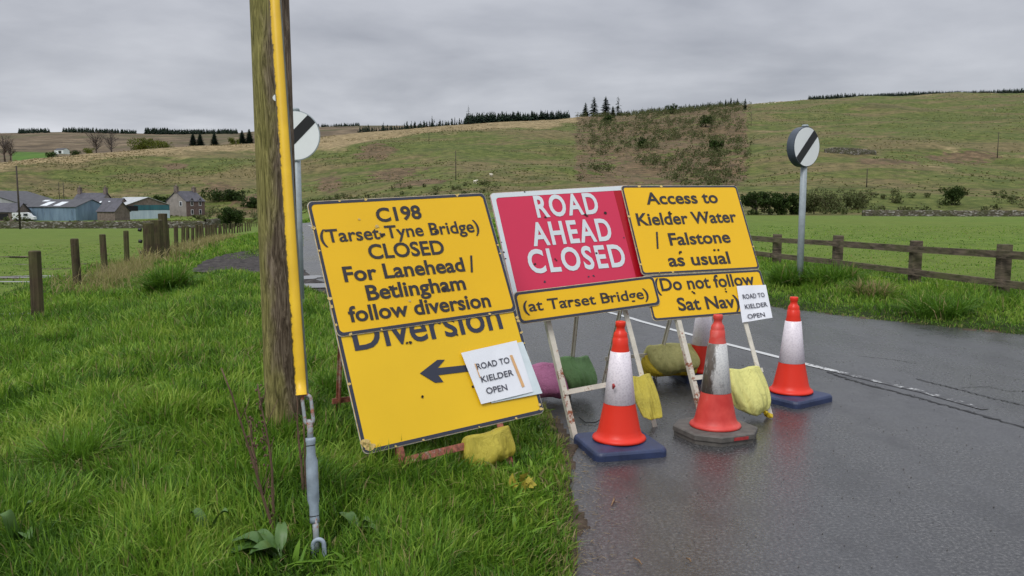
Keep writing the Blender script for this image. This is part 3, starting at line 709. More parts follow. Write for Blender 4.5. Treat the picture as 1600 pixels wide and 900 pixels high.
conifer(1158, 640, 9, 'dark conifer at the top right corner of the brown plantation', 11, .8, sx=1.3)
for px, h, w_ in ((1146, 7, 'rightmost'), (1136, 8, 'tallest'), (1128, 7, 'middle'), (1120, 6, 'second from the left'), (1103, 5, 'leftmost and shortest')):
    conifer(px, ridge_Y(px, .96), h, w_ + ' of five small conifers on the crest above the plantation', 12, .75, 'small conifers on the crest above the brown plantation', sx=1.3)
conifer(312, 780, 15, 'broad dark conifer pair, left one beyond the near ridge', 13, 1., sx=1.2) if False else None
for px, h, lab in ((308, 13, 'left tree of the dark conifer pair standing side by side beyond the ridge'), (319, 13, 'right tree of the dark conifer pair standing side by side beyond the ridge'), (341, 13.5, 'single dark conifer between the pair and the pole beyond the ridge'),
                   (384, 15, 'dark conifer just left of the wooden pole beyond the ridge'), (395, 16, 'dark conifer touching the wooden pole beyond the ridge')):
    conifer(px, 800, h * 1.12, lab, 30, 1.4, None, sx=2.0, dz=0).location.z = at(px, 231, 800).z
def crown_mass(name, label, pts, m='conifer', cat='wood', hh=(5, 9), nl=26, sx=1.):
    """a wood on the skyline that reads as one mass: many small spruces in one object"""
    VV = []; RN = []
    for (x, y, z) in pts:
        h = random.uniform(*hh); r0 = h * .17 * sx * random.uniform(.8, 1.25)
        for k in range(nl):
            f_ = random.random() ** 1.1; a = random.uniform(0, 6.28); L_ = r0 * (1 - f_) + .2; zz = z + h * (.05 + .95 * f_); ca, sa = math.cos(a), math.sin(a); w_ = L_ * .5
            VV += [(x, y, zz + h * .08), (x + ca * L_ * .6 - sa * w_, y + sa * L_ * .6 + ca * w_, zz - h * .05), (x + ca * L_, y + sa * L_, zz - h * .09), (x + ca * L_ * .6 + sa * w_, y + sa * L_ * .6 - ca * w_, zz - h * .05)]
            RN += [random.random()] * 4
    V = np.array(VV); o = np_mesh(name, V, np.arange(len(V)), 4, M[m], {'rnd': np.array(RN)}); return tag(o, label, cat, kind='stuff')
def crest_pts(px0, px1, n_, f0=.96, f1=1.03, dz=-.4):
    o = []
    for i in range(n_):
        px = random.uniform(px0, px1); u = (px - 800) / F; Y = float(np.interp(u, RD_u, RD)) * random.uniform(f0, f1); o.append((u * Y, Y, H(u * Y, Y) + dz))
    return o
crown_mass('conifer_wood', 'dense dark conifer plantation on the skyline left of the crest clump', crest_pts(730, 889, 900, .985, 1.05), hh=(6, 9.5), nl=18, sx=2.0)
crown_mass('conifer_wood', 'thin ragged line of conifers trailing left along the skyline', crest_pts(562, 740, 260, .985, 1.03), hh=(1.5, 6), nl=24, sx=1.8)
crown_mass('conifer_wood', 'low dark conifers along the crest right of the tall clump', crest_pts(905, 1150, 520, .965, 1.03), hh=(2, 6.5), nl=22, sx=1.8)
crown_mass('conifer_wood', 'dark forest strip on the right skyline', crest_pts(1255, 1720, 2600, .935, 1.0), hh=(3.5, 6.5), nl=16, sx=2.2)
crown_mass('conifer_wood', 'scattered tiny trees on the crest left of the forest strip', crest_pts(1160, 1262, 34, .98, 1.02), hh=(1.5, 4), nl=20)
def moor_pts(a, b, n_):
    o = []
    for i in range(n_):
        px = random.uniform(a, b); u = (px - 800) / F; Y = random.uniform(2130, 2250); o.append((u * Y, Y, float(moor_h(np.array([u * Y]), np.array([Y]))[0]) - 1))
    return o
for a, b, n_, hh, lab in ((40, 88, 60, (9, 15), 'leftmost short row of dark conifers on the far skyline'), (108, 160, 60, (8, 16), 'second dark conifer belt from the left on the far skyline'), (160, 221, 90, (9, 14), 'flat dark conifer belt in the middle of the left skyline'),
                      (235, 270, 90, (11, 19), 'tall rounded dark conifer belt on the far skyline'), (270, 377, 200, (9, 15), 'longest dark conifer belt on the far skyline left of the pole'), (500, 566, 70, (6, 11), 'dark conifers on the far skyline between the round sign and the near wood')):
    crown_mass('conifer_belt', lab, moor_pts(a, b, int(n_ * 2.2)), hh=hh, nl=22, sx=2.2)
# valley trees beyond the ridge
def vtree(px, py, Y, h, w, m, label, **k):
    z = at(px, py, Y).z; return broadleaf('tree' if not k.get('bare') else 'bare_tree', px, Y, h, w, m, label, 'tree', z=z, **k)
vtree(158, 246, 760, 24, 20, 'birch', 'bare grey tree on the left of the valley group beyond the ridge', bare=True)
vtree(181, 243, 790, 24, 19, 'birch', 'bare grey tree on the right of the valley group beyond the ridge', bare=True)
vtree(16, 252, 700, 23, 15, 'birch', 'bare grey tree at the far left edge beyond the ridge', bare=True)
vtree(25, 252, 720, 19, 12, 'birch', 'smaller bare tree near the far left edge beyond the ridge', bare=True)
vtree(231, 238, 720, 11, 24, 'willow', 'broad rounded yellow green tree in the valley beyond the ridge', n_=5000, leaf=.5)
vtree(262, 236, 750, 8, 22, 'willow', 'low spreading yellow green tree right of the rounded one in the valley', n_=1800, leaf=.5)
vtree(372, 232, 760, 9, 10, 'willow', 'small green tree between the dark conifers near the pole', n_=1200, leaf=.5)
vtree(147, 246, 700, 7, 12, 'willow', 'small yellow green bush at the foot of the bare valley trees', n_=1200, leaf=.4)
vtree(92, 250, 690, 7, 13, 'bush', 'dark green bush in front of the white shed in the valley', n_=1400, leaf=.4)
vtree(125, 247, 700, 6, 12, 'bush', 'dark green bush right of the white shed in the valley', n_=1200, leaf=.4)
# shrubs at the foot of the hill
broadleaf('bush', 362, 150, 4.0, 4.6, 'bush', 'round bright green bush beside the fence end near the stone house', 'bush', 3600, .16, low=.05)
for i, (px, Y, h, w, lab) in enumerate(((345, 300, 4, 13, 'low dark shrubs right behind the stone house'), (372, 300, 3.6, 11, 'dark shrub to the right of the stone house behind the round bush'), (254, 290, 5.5, 6, 'dark bushes between the teal barn and the stone house'), (396, 290, 3.5, 9, 'dark shrub half hidden behind the pole'))):
    broadleaf('bush', px, Y, h, w, 'bush', lab, 'bush', 1500, .34, low=.05)
for i, (px, Y, h, w, m, lab) in enumerate(((1180, 186, 5.2, 6.5, 'bush', 'dark hedge tree just right of the yellow access sign'), (1200, 186, 4.8, 6, 'bush', 'second dark hedge tree right of the yellow access sign'), (1220, 187, 4.9, 6.5, 'bush', 'third dark hedge tree, just left of the round sign post'), (1238, 188, 4.6, 5, 'bush', 'dark hedge tree directly left of the round sign post'),
                                       (1290, 205, 5.5, 12, 'birch', 'pale brownish scrub right of the round sign post'), (1330, 210, 4, 10, 'birch', 'low pale scrub further right behind the dry stone wall'), (1484, 214, 4.6, 6.5, 'bush', 'green bush standing above the right field wall'), (1270, 190, 4, 6, 'birch', 'pale scrub directly right of the round sign post'))):
    broadleaf('bush', px, Y, h, w, m, lab, 'bush', 2600, .22, low=.05)
# young trees in the fenced plantation: one tangled mass
V_ = []; R_ = []
for i in range(2300):
    px = min(max(random.gauss(1035, 85), random.uniform(898, 950)), random.uniform(1105, 1172)); s_ = random.random(); u = (px - 800) / F; Y = 260 + (ridge_Y(px) - 265) * s_; x = u * Y
    if fbm(np.array([x / 40]), np.array([Y / 40]))[0] < .42: continue
    h = random.uniform(1.2, 4.2); V, fi, rn = leaf_cloud([(x, Y, H(x, Y) + h * .5), (x + .6, Y, H(x, Y) + h * .85)], [h * .62, h * .42], 34, .34); V_.append(V); R_.append(rn)
V_ = np.vstack(V_); tag(np_mesh('young_woodland', V_, np.arange(len(V_)), 4, M['birch'], {'rnd': np.concatenate(R_)}), 'scrubby young trees filling the brown fenced plantation on the hill', 'scrub', kind='stuff')
for i, (px, Y, h, lab) in enumerate(((948, 560, 6, 'dark evergreen bush in the upper left of the plantation'), (1044, 600, 7, 'dark evergreen bush near the top middle of the plantation'), (1000, 400, 5, 'dark evergreen bush low in the middle of the plantation'), (1115, 360, 5, 'dark evergreen bush low on the right of the plantation'), (1098, 470, 6, 'dark evergreen bush on the right side of the plantation'))):
    broadleaf('bush', px, Y, h, h * 1.3, 'bush', lab, 'bush', 700, .45, low=.05)
# scrub along the foot of the hill behind the signs and farm
V_ = []; R_ = []
for i in range(260):
    px = random.choice((random.uniform(300, 480), random.uniform(480, 780), random.uniform(1240, 1640), random.uniform(-60, 60))); Y = random.uniform(232, 290) if px < 900 else random.uniform(190, 235); u = (px - 800) / F; x = u * Y; h = random.uniform(1., 3.2)
    V, fi, rn = leaf_cloud([(x, Y, H(x, Y) + h * .4)], [h * .6], 60, .3); V_.append(V); R_.append(rn)
V_ = np.vstack(V_); tag(np_mesh('scrub', V_, np.arange(len(V_)), 4, M['birch'], {'rnd': np.concatenate(R_)}), 'low scrub along the foot of the hill', 'scrub', kind='stuff')

# ------------------------------------------------------------------ dry stone walls
t = MT('dry stone wall', .9, .2); cw = t.coord('Object', (1, 1, 1.8)); v_ = t.n('ShaderNodeTexVoronoi', Scale=2.4); t.l(cw, v_.inputs['Vector'])
st = t.mix(.6, t.ramp(t.noise(3, 5, cw), [(.35, (.04, .035, .026)), (.65, (.15, .13, .10))]), v_.outputs['Color'], 'OVERLAY')
bw_ = t.n('ShaderNodeRGBToBW'); t.l(v_.outputs['Color'], bw_.inputs[0])
st = t.mix(t.ramp(bw_.outputs[0], [(.6, 0.), (.8, .8)]), t.ramp(t.noise(5, 5, cw), [(.35, (.035, .032, .022)), (.65, (.13, .115, .085))]), (.30, .29, .26))
t.color(t.mix(t.ramp(t.noise(.6, 4, cw), [(.45, 0.), (.6, .7)]), st, (.05, .055, .02))); t.bump(v_.outputs['Distance'], 1, .15); M['stone_wall'] = t.m
def wall(pts, h, label, thick=.55):
    P = resamp(np.array(pts, float), .7); tn = np.gradient(P, axis=0); tn /= np.linalg.norm(tn, axis=1)[:, None]; nr = np.stack([-tn[:, 1], tn[:, 0]], 1)
    zb = height(P[:, 0], P[:, 1]); hh = h * (1 + .14 * (rng.random(len(P)) - .5)); rows = []
    for off, z in ((thick / 2, -.3), (thick / 2, None), (thick * .25, 1), (-thick * .25, 1), (-thick / 2, None), (-thick / 2, -.3)):
        q = P + nr * (off + rng.uniform(-.04, .04, len(P)))[:, None]
        rows.append(np.c_[q, zb + (-.3 if z == -.3 else hh if z == 1 else hh * .8)])
    V = np.stack(rows, 1).reshape(-1, 3); o = np_mesh('stone_wall', V, grid_faces(len(P), 6), 4, M['stone_wall']); return tag(o, label, 'wall')
def PX(px, Y): return ((px - 800) / F * Y, Y)
wall([PX(-150, 165), PX(100, 166), PX(285, 170), PX(322, 172)], 1.4, 'long dry stone wall between the left field and the farm buildings')
wall([PX(1345, 174), PX(1400, 173), PX(1500, 170), PX(1750, 166)], 1.25, 'long dry stone wall at the far side of the right field')
wall([PX(322, 172), PX(345, 176)], 1.9, 'short pale section of stone wall by the house garden')
wall([PX(1283, 322), PX(1330, 318), PX(1362, 322), PX(1360, 330), PX(1320, 330), PX(1283, 322)], 1.3, 'ruined stone sheepfold on the right hillside')
wall([PX(205, 190), PX(322, 195)], .7, 'low pale garden wall in front of the stone house')

# ------------------------------------------------------------------ farm buildings
M['clad_blue'] = None
def cladding(name, a, b, rib=2.6, rust=(.10, .09, .08)):
    t = MT(name, .6); c = t.coord('Object'); w = t.n('ShaderNodeTexWave', Scale=rib); w.wave_type = 'BANDS'; w.bands_direction = 'X'; t.l(c, w.inputs['Vector'])
    g = t.noise(.8, 7, t.coord('Object', (1, 1, .15)), .65); cc = t.ramp(g, [(.36, a), (.62, b)])
    cc = t.mix(t.ramp(t.noise(1.7, 6, t.coord('Object', (1.4, 1.4, .2)), .7), [(.56, 0.), (.7, .8)]), cc, rust)
    cc = t.mix(.25, cc, w.outputs[0], 'MULTIPLY'); t.color(cc); return t.m
M['clad_blue'] = cladding('weathered blue cladding', (.12, .19, .27), (.20, .29, .38), rust=(.06, .075, .09))
M['clad_grey'] = cladding('grey corrugated cladding', (.28, .29, .29), (.38, .39, .39), rust=(.17, .16, .15))
M['clad_white'] = cladding('pale blue cladding', (.34, .43, .50), (.46, .55, .60), rust=(.25, .32, .35))
M['clad_teal'] = cladding('teal cladding', (.015, .085, .11), (.03, .14, .165))
M['roof_dark'] = cladding('dark fibre cement roof', (.035, .036, .042), (.075, .075, .082), rust=(.05, .05, .04))
M['roof_pale'] = cladding('pale roof sheeting', (.38, .40, .40), (.50, .52, .52), rust=(.26, .27, .25))
M['slate'] = cladding('grey slate', (.040, .040, .050), (.085, .082, .10), 4, rust=(.12, .11, .10))
M['rooflight'] = simple('translucent rooflight', (.62, .66, .68), .4, .08, 1)
M['stone'] = simple('brown grey masonry', (.16, .125, .105), .85, .35, 1.5)
M['stone_lt'] = simple('pale rendered gable', (.25, .225, .20), .85, .2, .8)
M['stone_red'] = simple('reddish masonry front', (.145, .10, .085), .85, .3, 1.8)
M['void'] = simple('dark open barn interior', (.008, .008, .010), .9, .2, 1)
M['win_white'] = simple('white window frame', (.66, .68, .68), .5, .05, 2)
t = MT('window glass', .1); t.color((.03, .035, .045)); M['glass'] = t.m
class Bld:
    """gabled building: local x along the ridge, local y across"""
    def __init__(s, name, px, py, Y, yaw, L_, W_, eave, ridge, wallm, roofm, label, cat, gable=None, over=.3):
        p = at(px, py, Y); s.e = empty(name, p, label, cat, rz=R(yaw)); s.L, s.W, s.ea, s.ri = L_, W_, eave, ridge
        x, y = L_ / 2, W_ / 2; m_ = MB()
        if gable is None:
            m_.add([(-x, -y, -.6), (x, -y, -.6), (x, y, -.6), (-x, y, -.6), (-x, -y, eave), (x, -y, eave), (x, y, eave), (-x, y, eave), (-x, 0, ridge), (x, 0, ridge)],
                   [(0, 1, 5, 4), (2, 3, 7, 6), (1, 2, 6, 9, 5), (3, 0, 4, 8, 7)]); s.wall = m_.build('wall', M[wallm], s.e, world=False)
        else:
            for sy_ in (-1, 1): m_ = MB(); m_.add([(-x, sy_ * y, -.6), (x, sy_ * y, -.6), (x, sy_ * y, eave), (-x, sy_ * y, eave)], [(0, 1, 2, 3)]); s.wall = m_.build('wall', M[wallm], s.e, world=False)
            for sx_ in (-1, 1): g_ = MB(); g_.add([(sx_ * x, -y, -.6), (sx_ * x, y, -.6), (sx_ * x, y, eave), (sx_ * x, 0, ridge), (sx_ * x, -y, eave)], [(0, 1, 2, 3, 4)]); g_.build('gable_wall', M[gable], s.e, world=False)
        r_ = MB(); sl = (ridge - eave) / y; o = over
        for sy in (-1, 1):
            a = [(-x - o, 0, ridge + .12), (x + o, 0, ridge + .12), (x + o, sy * (y + o), eave - sl * o + .12), (-x - o, sy * (y + o), eave - sl * o + .12)]
            b = [(q[0], q[1], q[2] - .12) for q in a]
            r_.add(a + b, [(0, 1, 2, 3), (7, 6, 5, 4), (0, 4, 5, 1), (1, 5, 6, 2), (2, 6, 7, 3), (3, 7, 4, 0)])
        s.roof = r_.build('roof', M[roofm], s.e, world=False)
    def slope_pt(s, x, sy, f_): y = s.W / 2 * f_ * sy; return (x, y, s.ri + .15 - (s.ri - s.ea) * f_)
    def rooflight(s, x, w, sy=-1, f0=.35, f1=.9):
        m_ = MB(); vs = [s.slope_pt(x - w / 2, sy, f0), s.slope_pt(x + w / 2, sy, f0), s.slope_pt(x + w / 2, sy, f1), s.slope_pt(x - w / 2, sy, f1)]; m_.add(vs, [(0, 1, 2, 3)]); o = m_.build('rooflight', M['rooflight'], None, world=False); o.parent = s.roof; return o
    def panel(s, name, face, c, w, z0, z1, m, d=.05, par=None):      # face '-y' long side or '+x'/'-x' gable
        m_ = MB()
        if face in ('-y', '+y'): sg = -1 if face == '-y' else 1; m_.box((c, sg * (s.W / 2 + d / 2), (z0 + z1) / 2), (w, d, z1 - z0))
        else: sg = 1 if face == '+x' else -1; m_.box((sg * (s.L / 2 + d / 2), c, (z0 + z1) / 2), (d, w, z1 - z0))
        return m_.build(name, M[m], par or s.e, world=False)
    def window(s, face, c, w, z0, z1):
        f = s.panel('window', face, c, w, z0, z1, 'win_white', .06); g = s.panel('pane', face, c - w * 0, w * .7, z0 + (z1 - z0) * .1, z1 - (z1 - z0) * .1, 'glass', .09, f); return f
    def chimney(s, x, w=1., h=1.6, pots=2, y=0):
        m_ = MB(); z0 = s.ri - .5 - abs(y) * (s.ri - s.ea) / (s.W / 2); m_.box((x, y, z0 + (h + .5) / 2), (w * .7, w, h + .5)); m_.box((x, y, z0 + h + .55), (w * .85, w * 1.15, .14))
        for k in range(pots): m_.lathe([(.14, z0 + h + .6), (.12, z0 + h + 1.15), (0, z0 + h + 1.15)], 8, (x, y + (k - .5 * (pots - 1)) * .4, 0))
        o = m_.build('chimney', M['stone'], None, world=False); o.parent = s.roof; return o
# pixel scale at 250 m is 5.2 px per metre
b = Bld('farm_shed', 104, 343.5, 250, -13, 18.0, 13.2, 3.9, 6.0, 'clad_blue', 'roof_dark', 'blue clad farm shed with dark roof and bright roof panels', 'shed')
for x in (-2.5, 2.0): b.rooflight(x, 2.4)
b.rooflight(-5.5, 2, f0=.1, f1=.3)
b = Bld('farm_shed', 8, 344, 268, 88, 24, 27, 5.2, 9.3, 'clad_grey', 'roof_dark', 'large grey farm shed with a wide gable at the far left', 'shed')
b.panel('doorway', '-x', -2, 22, -.3, 3.4, 'void', .12)
b = Bld('farm_building', -6, 346, 240, 6, 15, 9, 2.8, 5.2, 'stone', 'slate', 'low stone building with grey roof at the left edge', 'building')
b.panel('opening', '-y', 4.2, 2.6, .6, 2.3, 'void', .1)
b = Bld('farmhouse', 147, 340, 275, -4, 9.5, 8, 5.2, 8.0, 'stone_lt', 'slate', 'farmhouse roof with two chimneys rising behind the blue shed', 'house')
b.chimney(-4.4, 1.3, 1.7); b.chimney(4.4, 1.3, 1.7); b.window('-y', 0, 1, 3, 4.5)
b = Bld('farm_building', 168, 342, 262, -12, 12, 7, 3.6, 6.4, 'stone', 'slate', 'slate roofed stone wing between the blue shed and the teal barn', 'building')
b.rooflight(-1, .7); b.rooflight(2, .7)
b = Bld('farm_building', 178, 342.5, 246, -14, 6, 6.4, 2.4, 5.0, 'stone', 'slate', 'small stone outbuilding with a brown gable in front of the teal barn', 'building')
b = Bld('barn', 214, 341, 266, 134, 20, 13.0, 4.3, 6.6, 'clad_white', 'roof_pale', 'pale roofed barn with a teal band across its open gable', 'barn', 'stone')
b.panel('cladding_band', '-x', -1., 10.8, 2.7, 4.25, 'clad_teal', .1); b.panel('doorway', '-x', 4.8, 3.2, 2.5, 4.0, 'void', .16); b.panel('cladding', '-x', 0, 12.9, -.5, 2.6, 'clad_white', .1)
b = Bld('stone_house', 291, 337, 280, 66, 8.2, 8.6, 4.9, 8.1, 'stone_red', 'slate', 'two storey stone house with steep slate roof and small dormers', 'house', 'stone_lt')
b.chimney(-3.9, 1.3, 1.5); b.chimney(3.8, 1.3, 1.2)
for c in (-1.6, 2.0): b.window('-y', c, 1.15, 3.3, 5.1); b.window('-y', c, 1.15, .5, 2.1)
b.window('-x', -2.0, 1.2, 3.2, 4.8)
m_ = MB(); m_.bar((-4.2, 0, 0), (-4.2, 0, 8.4), .9, .3); m_.build('chimney_breast', M['stone'], b.e, world=False)
for c in (-1.6, 2.0):
    m_ = MB(); m_.add([(c - .8, -4.45, 5.1), (c + .8, -4.45, 5.1), (c, -4.45, 6.0), (c, -2.6, 6.4), (c - .8, -3.6, 5.5), (c + .8, -3.6, 5.5)], [(0, 1, 2), (0, 2, 3, 4), (1, 5, 3, 2)]); o = m_.build('dormer', M['slate'], None, world=False); o.parent = b.roof
b = Bld('field_shed', 97, 240, 1000, -20, 14, 9, 4, 6.2, 'win_white', 'roof_dark', 'tiny white shed in the green field far beyond the ridge', 'shed')
b.panel('doorway', '-y', 2, 4, 0, 3, 'void', .3)
# white van beside the blue shed
e = empty('parked_van', at(38, 345, 236), 'small white vehicle parked between the stone building and the blue shed', 'van', rz=R(8))
m_ = MB(); prof = [(-2.4, .35), (-2.4, 2.0), (.6, 2.05), (1.3, 1.95), (1.9, 1.2), (2.5, 1.0), (2.6, .35)]
m_.prism(prof, lambda u, y, v: Vector((u * 1.15, y, v * 1.15)), -.95, .95); m_.build('body', M['win_white'], e, world=False)
for x in (-1.7, 1.8):
    for y in (-.9, .9):
        w_ = MB(); w_.tube([(x, y - .12, .38), (x, y + .12, .38)], .38, 14); w_.build('wheel', M['rubber'], e, world=False)
m_ = MB(); m_.box((.8, -1.0, 1.75), (1.1, .06, .6)); m_.build('window', M['glass'], e, world=False)

# field fences and gates near the house, seen small
def paling(pts, n_, label, h=1.2):
    P = matchres(np.array(pts, float), n_); e = empty('field_fence', (P[0][0], P[0][1], H(*P[0])), label, 'fence'); r_ = MB()
    for i, (x, y) in enumerate(P):
        z = H(x, y); m_ = MB(); m_.bar((x, y, z - .3), (x, y, z + h), .12, .12, Vector((0, 1, 0))); m_.build('post', M['post'], e)
        if i:
            for hh in (.45, .8, 1.1): r_.bar((*P[i - 1], zp + hh), (x, y, z + hh), .03, .1)
        zp = z
    r_.build('rail', M['post'], e); return e
paling([PX(346, 178), PX(372, 180)], 9, 'pale wooden fence between the garden wall and the round bush')
paling([PX(380, 182), PX(412, 184)], 10, 'pale wooden fence right of the round bush')

# power poles
def pole(px, py, Y, h, label, rad=.14, arm=True):
    x = (px - 800) / F * Y; z = H(x, Y) if py is None else at(px, py, Y).z
    e = empty('power_pole', (x, Y, z), label, 'pole'); m_ = MB(); m_.tube([(0, 0, -.5), (0, 0, h)], [rad * 1.2, rad * .8], 8); m_.build('post', M['bark'], e, world=False)
    if arm: m_ = MB(); m_.box((0, 0, h - .35), (1.5, .12, .12)); m_.build('crossarm', M['bark'], e, world=False)
pole(33, 361, 150, 11.6, 'tall dark power pole in front of the blue farm shed', .16, False)
pole(713, None, 300, 10.5, 'power pole on the hillside above the left yellow sign', arm=False)
pole(1550, None, 330, 10.0, 'power pole on the far right of the hillside')
pole(1350, None, 250, 5.5, 'short power pole at the foot of the right hillside')
pole(1168, None, 480, 8, 'thin pole beside the right edge of the brown plantation', .12, False)
pole(672, None, 420, 6, 'thin pole on the upper hillside left of the plantation', .12, False)
pole(97, 320, 300, 8, 'left pole of two behind the blue farm shed', .12, False)
pole(104, 320, 300, 8, 'right pole of two behind the blue farm shed', .12, False)
# sheep
M['wool'] = simple('sheep wool', (.62, .58, .48), .9, .1, 3); M['sheep_face'] = simple('sheep face', (.10, .09, .08), .8, .1, 3)
SP = None
def sheep(px, Y, label, group=None):
    global SP
    x = (px - 800) / F * Y; z = H(x, Y)
    if SP is None:
        e = empty('sheep', (x, Y, z), label, 'sheep', group); m_ = MB()
        m_.tube([(-.62, 0, .62), (-.5, 0, .68), (-.1, 0, .72), (.35, 0, .72), (.55, 0, .78), (.74, 0, .96), (.92, 0, .90), (1.02, 0, .84)], [.10, .26, .31, .29, .22, .14, .12, .06], 10)
        for lx, ly in ((-.38, .15), (-.38, -.15), (.38, .14), (.38, -.14)): m_.tube([(lx, ly, .55), (lx - .03, ly, .3), (lx, ly, 0)], [.09, .05, .04], 6)
        m_.build('body', M['wool'], e, world=False); SP = e
    else: e = copy_tree(SP); e['label'] = label
    if group: e['group'] = group
    elif 'group' in e: del e['group']
    e.location = (x, Y, z); e.rotation_euler.z = random.uniform(0, 6); e.scale = (1.25,) * 3
for i, px in enumerate((1183, 1188, 1194, 1199, 1204, 1210)): sheep(px, 700 + i * 6, ('leftmost', 'second from the left', 'third from the left', 'third from the right', 'second from the right', 'rightmost')[i] + ' of six tiny white sheep high on the right hill', 'sheep in a row high on the right hillside')
sheep(743, 285, 'white sheep just above the gap between the left signs, left one'); sheep(768, 300, 'white sheep just above the top left corner of the red sign')
sheep(1541, 560, 'white sheep high on the hill right of the round sign'); sheep(1586, 620, 'white sheep near the top of the hill at the right edge')

# ------------------------------------------------------------------ left wire fence
e = empty('wire_fence', (-6.1, 10.6, H(-6.1, 10.6)), 'post and wire fence running from the left foreground towards the farm', 'fence')
posts = []
def fpost(x, y, h, w, tilt=(0, 0), nm='post', round_=False):
    z = H(x, y); m_ = MB(); top = Vector((x + tilt[0], y + tilt[1], z + h)); bot = Vector((x, y, z - .3))
    if round_: m_.tube([bot, bot.lerp(top, .5), top], [w * .55, w * .52, w * .5], 10)
    else: m_.tube([bot, bot.lerp(top, .4), top, top + Vector((0, 0, .012))], [w * .66, w * .64, w * .62, w * .5], 8, smooth=False)
    return m_
fp = [(52, 10.6, .88, .12), (118, 14.3, .86, .11), (162, 18.0, .88, .11), (197, 21.5, .90, .11)]
for px, Y, h, w in fp:
    x = (px - 800) / F * Y; fpost(x, Y, h, w, (random.uniform(-.03, .02), 0)).build('post', M['post'], e); posts.append((x, Y))
g = []
for i, Yk in enumerate(np.linspace(28, 104, 26)):
    px_ = np.interp(Yk, [28, 33, 45, 104], [262, 283, 312, 392]); x = (px_ - 800) / F * Yk; g.append((x, Yk))
    fpost(x, Yk, 1.02 + random.uniform(-.08, .05), .13, (random.uniform(-.08, .08), 0)).build('post', M['post'], e)
w_ = MB()
allp = [((-60 - 800) / F * 8.4, 8.4)] + posts + [((230 - 800) / F * 24.5, 24.5)] + g
for hh in (.15, .30, .45, .60, .78):
    for (x0, y0), (x1, y1) in zip(allp[:-1], allp[1:]):
        w_.tube([(x0, y0, H(x0, y0) + hh), (x1, y1, H(x1, y1) + hh)], .0013, 4, cap=False)
w_.build('wire', M['bark'], e)
fpost(*allp[0], .88, .12).build('post', M['post'], e)
# gateposts
for px, Y, h, w, lab in ((233, 24.2, 1.15, .26, 'knobbly gatepost with fittings, nearest of the gatepost cluster'), (246, 25.2, 1.22, .30, 'broad flat topped gatepost in the middle of the cluster'), (256, 26.5, 1.45, .24, 'tallest dark gatepost at the right of the cluster')):
    x = (px - 800) / F * Y; e2 = empty('gatepost', (x, Y, H(x, Y)), lab, 'gatepost'); fpost(x, Y, h, w).build('post', M['post'], e2)
    m_ = MB()
    for hz_ in (.3, .62, .95): m_.tube([(x - w * .6, Y - .1, H(x, Y) + hz_), (x - w * .95, Y - .12, H(x, Y) + hz_ + .02)], .05, 8)
    m_.build('hinge', M['rubber'], e2)

# ------------------------------------------------------------------ right post and rail fence
e = empty('rail_fence', (6.5, 11.05, H(6.5, 11.05)), 'dark timber post and rail fence beside the right hand field', 'fence')
Yp = [21.9, 20.1, 18.2, 16.35, 14.5, 12.65, 11.05, 9.3, 7.5]; pts = [(9.3 - .25 * y, y) for y in Yp]
tops = [.74, .75, .75, .745, .80, .80, .83, .84, .85]
for (x, y), tp in zip(pts, tops):
    m_ = MB(); zb = H(x, y); m_.bar((x, y, zb - .3), (x + random.uniform(-.015, .015), y, tp), .14, .13, Vector((0, 1, 0))); m_.build('post', M['rail'], e)
up = [.635, .635, .635, .635, .665, .675, .70, .72, .73]; lo = [.34, .34, .34, .33, .34, .33, .32, .32, .32]
for zs, dn in ((up, .0), (lo, .0)):
    for i in range(len(pts) - 1):
        a = Vector((pts[i][0] - .09, pts[i][1], zs[i])); b2 = Vector((pts[i + 1][0] - .09, pts[i + 1][1], zs[i + 1])); dd = (b2 - a).normalized() * .05
        m_ = MB(); m_.bar(a - dd * (1 if i % 2 else -.1), b2 + dd * (1 if i % 2 else -.1), .038, .095 + random.uniform(-.01, .01)); m_.build('rail', M['rail'], e)
w_ = MB()
for hh in (.02, .10, .18, .27):
    for i in range(len(pts) - 1): w_.tube([(pts[i][0] + .08, pts[i][1], hh), (pts[i + 1][0] + .08, pts[i + 1][1], hh)], .002, 4, cap=False)
w_.build('wire', M['galv'], e)

# ------------------------------------------------------------------ round speed signs
def stripe_disc(e, c, rad, yaw, depth, face_m, tilt=45, backm='galv'):
    c = Vector(c); nx = Vector((math.cos(yaw), math.sin(yaw), 0)); ny = Vector((math.sin(yaw), -math.cos(yaw), 0)); up_ = Vector((0, 0, 1))   # ny: outward
    T = lambda u, y, v: c + nx * u + ny * y + up_ * v
    n_ = 56; circ = [(rad * math.cos(2 * math.pi * k / n_), rad * math.sin(2 * math.pi * k / n_)) for k in range(n_)]
    m_ = MB(); m_.prism(circ, T, 0, -depth)
    body = m_.build('sign_box' if depth > .05 else 'sign_plate', M[backm], e)
    m_ = MB(); f = [(x * .965, y * .965) for x, y in circ]; m_.prism(f, T, .004, .001); m_.build('sign_face', M[face_m], e)
    # stripe: chord band from lower left to upper right
    r2 = rad * .965; hw = rad * .215; a = R(tilt); out_ = []
    al = math.asin(hw / r2); pts_ = []
    for k in range(9): q = -al + 2 * al * k / 8; pts_.append((r2 * math.cos(q), r2 * math.sin(q)))
    for k in range(9): q = math.pi - al + 2 * al * k / 8; pts_.append((r2 * math.cos(q), r2 * math.sin(q)))
    pts_ = [(x * math.cos(a) - y * math.sin(a), x * math.sin(a) + y * math.cos(a)) for x, y in pts_]
    m_ = MB(); m_.prism(pts_, T, .0065, .0045); m_.build('stripe', M['sign_black'], e)
pr = at(1249, 445, 12.6); zb = H(pr.x, 12.6)
e = empty('speed_limit_sign', (pr.x, 12.6, zb), 'round white sign with black diagonal stripe on a grey post by the rail fence', 'road sign')
cz = at(1260, 229.5, 12.55)
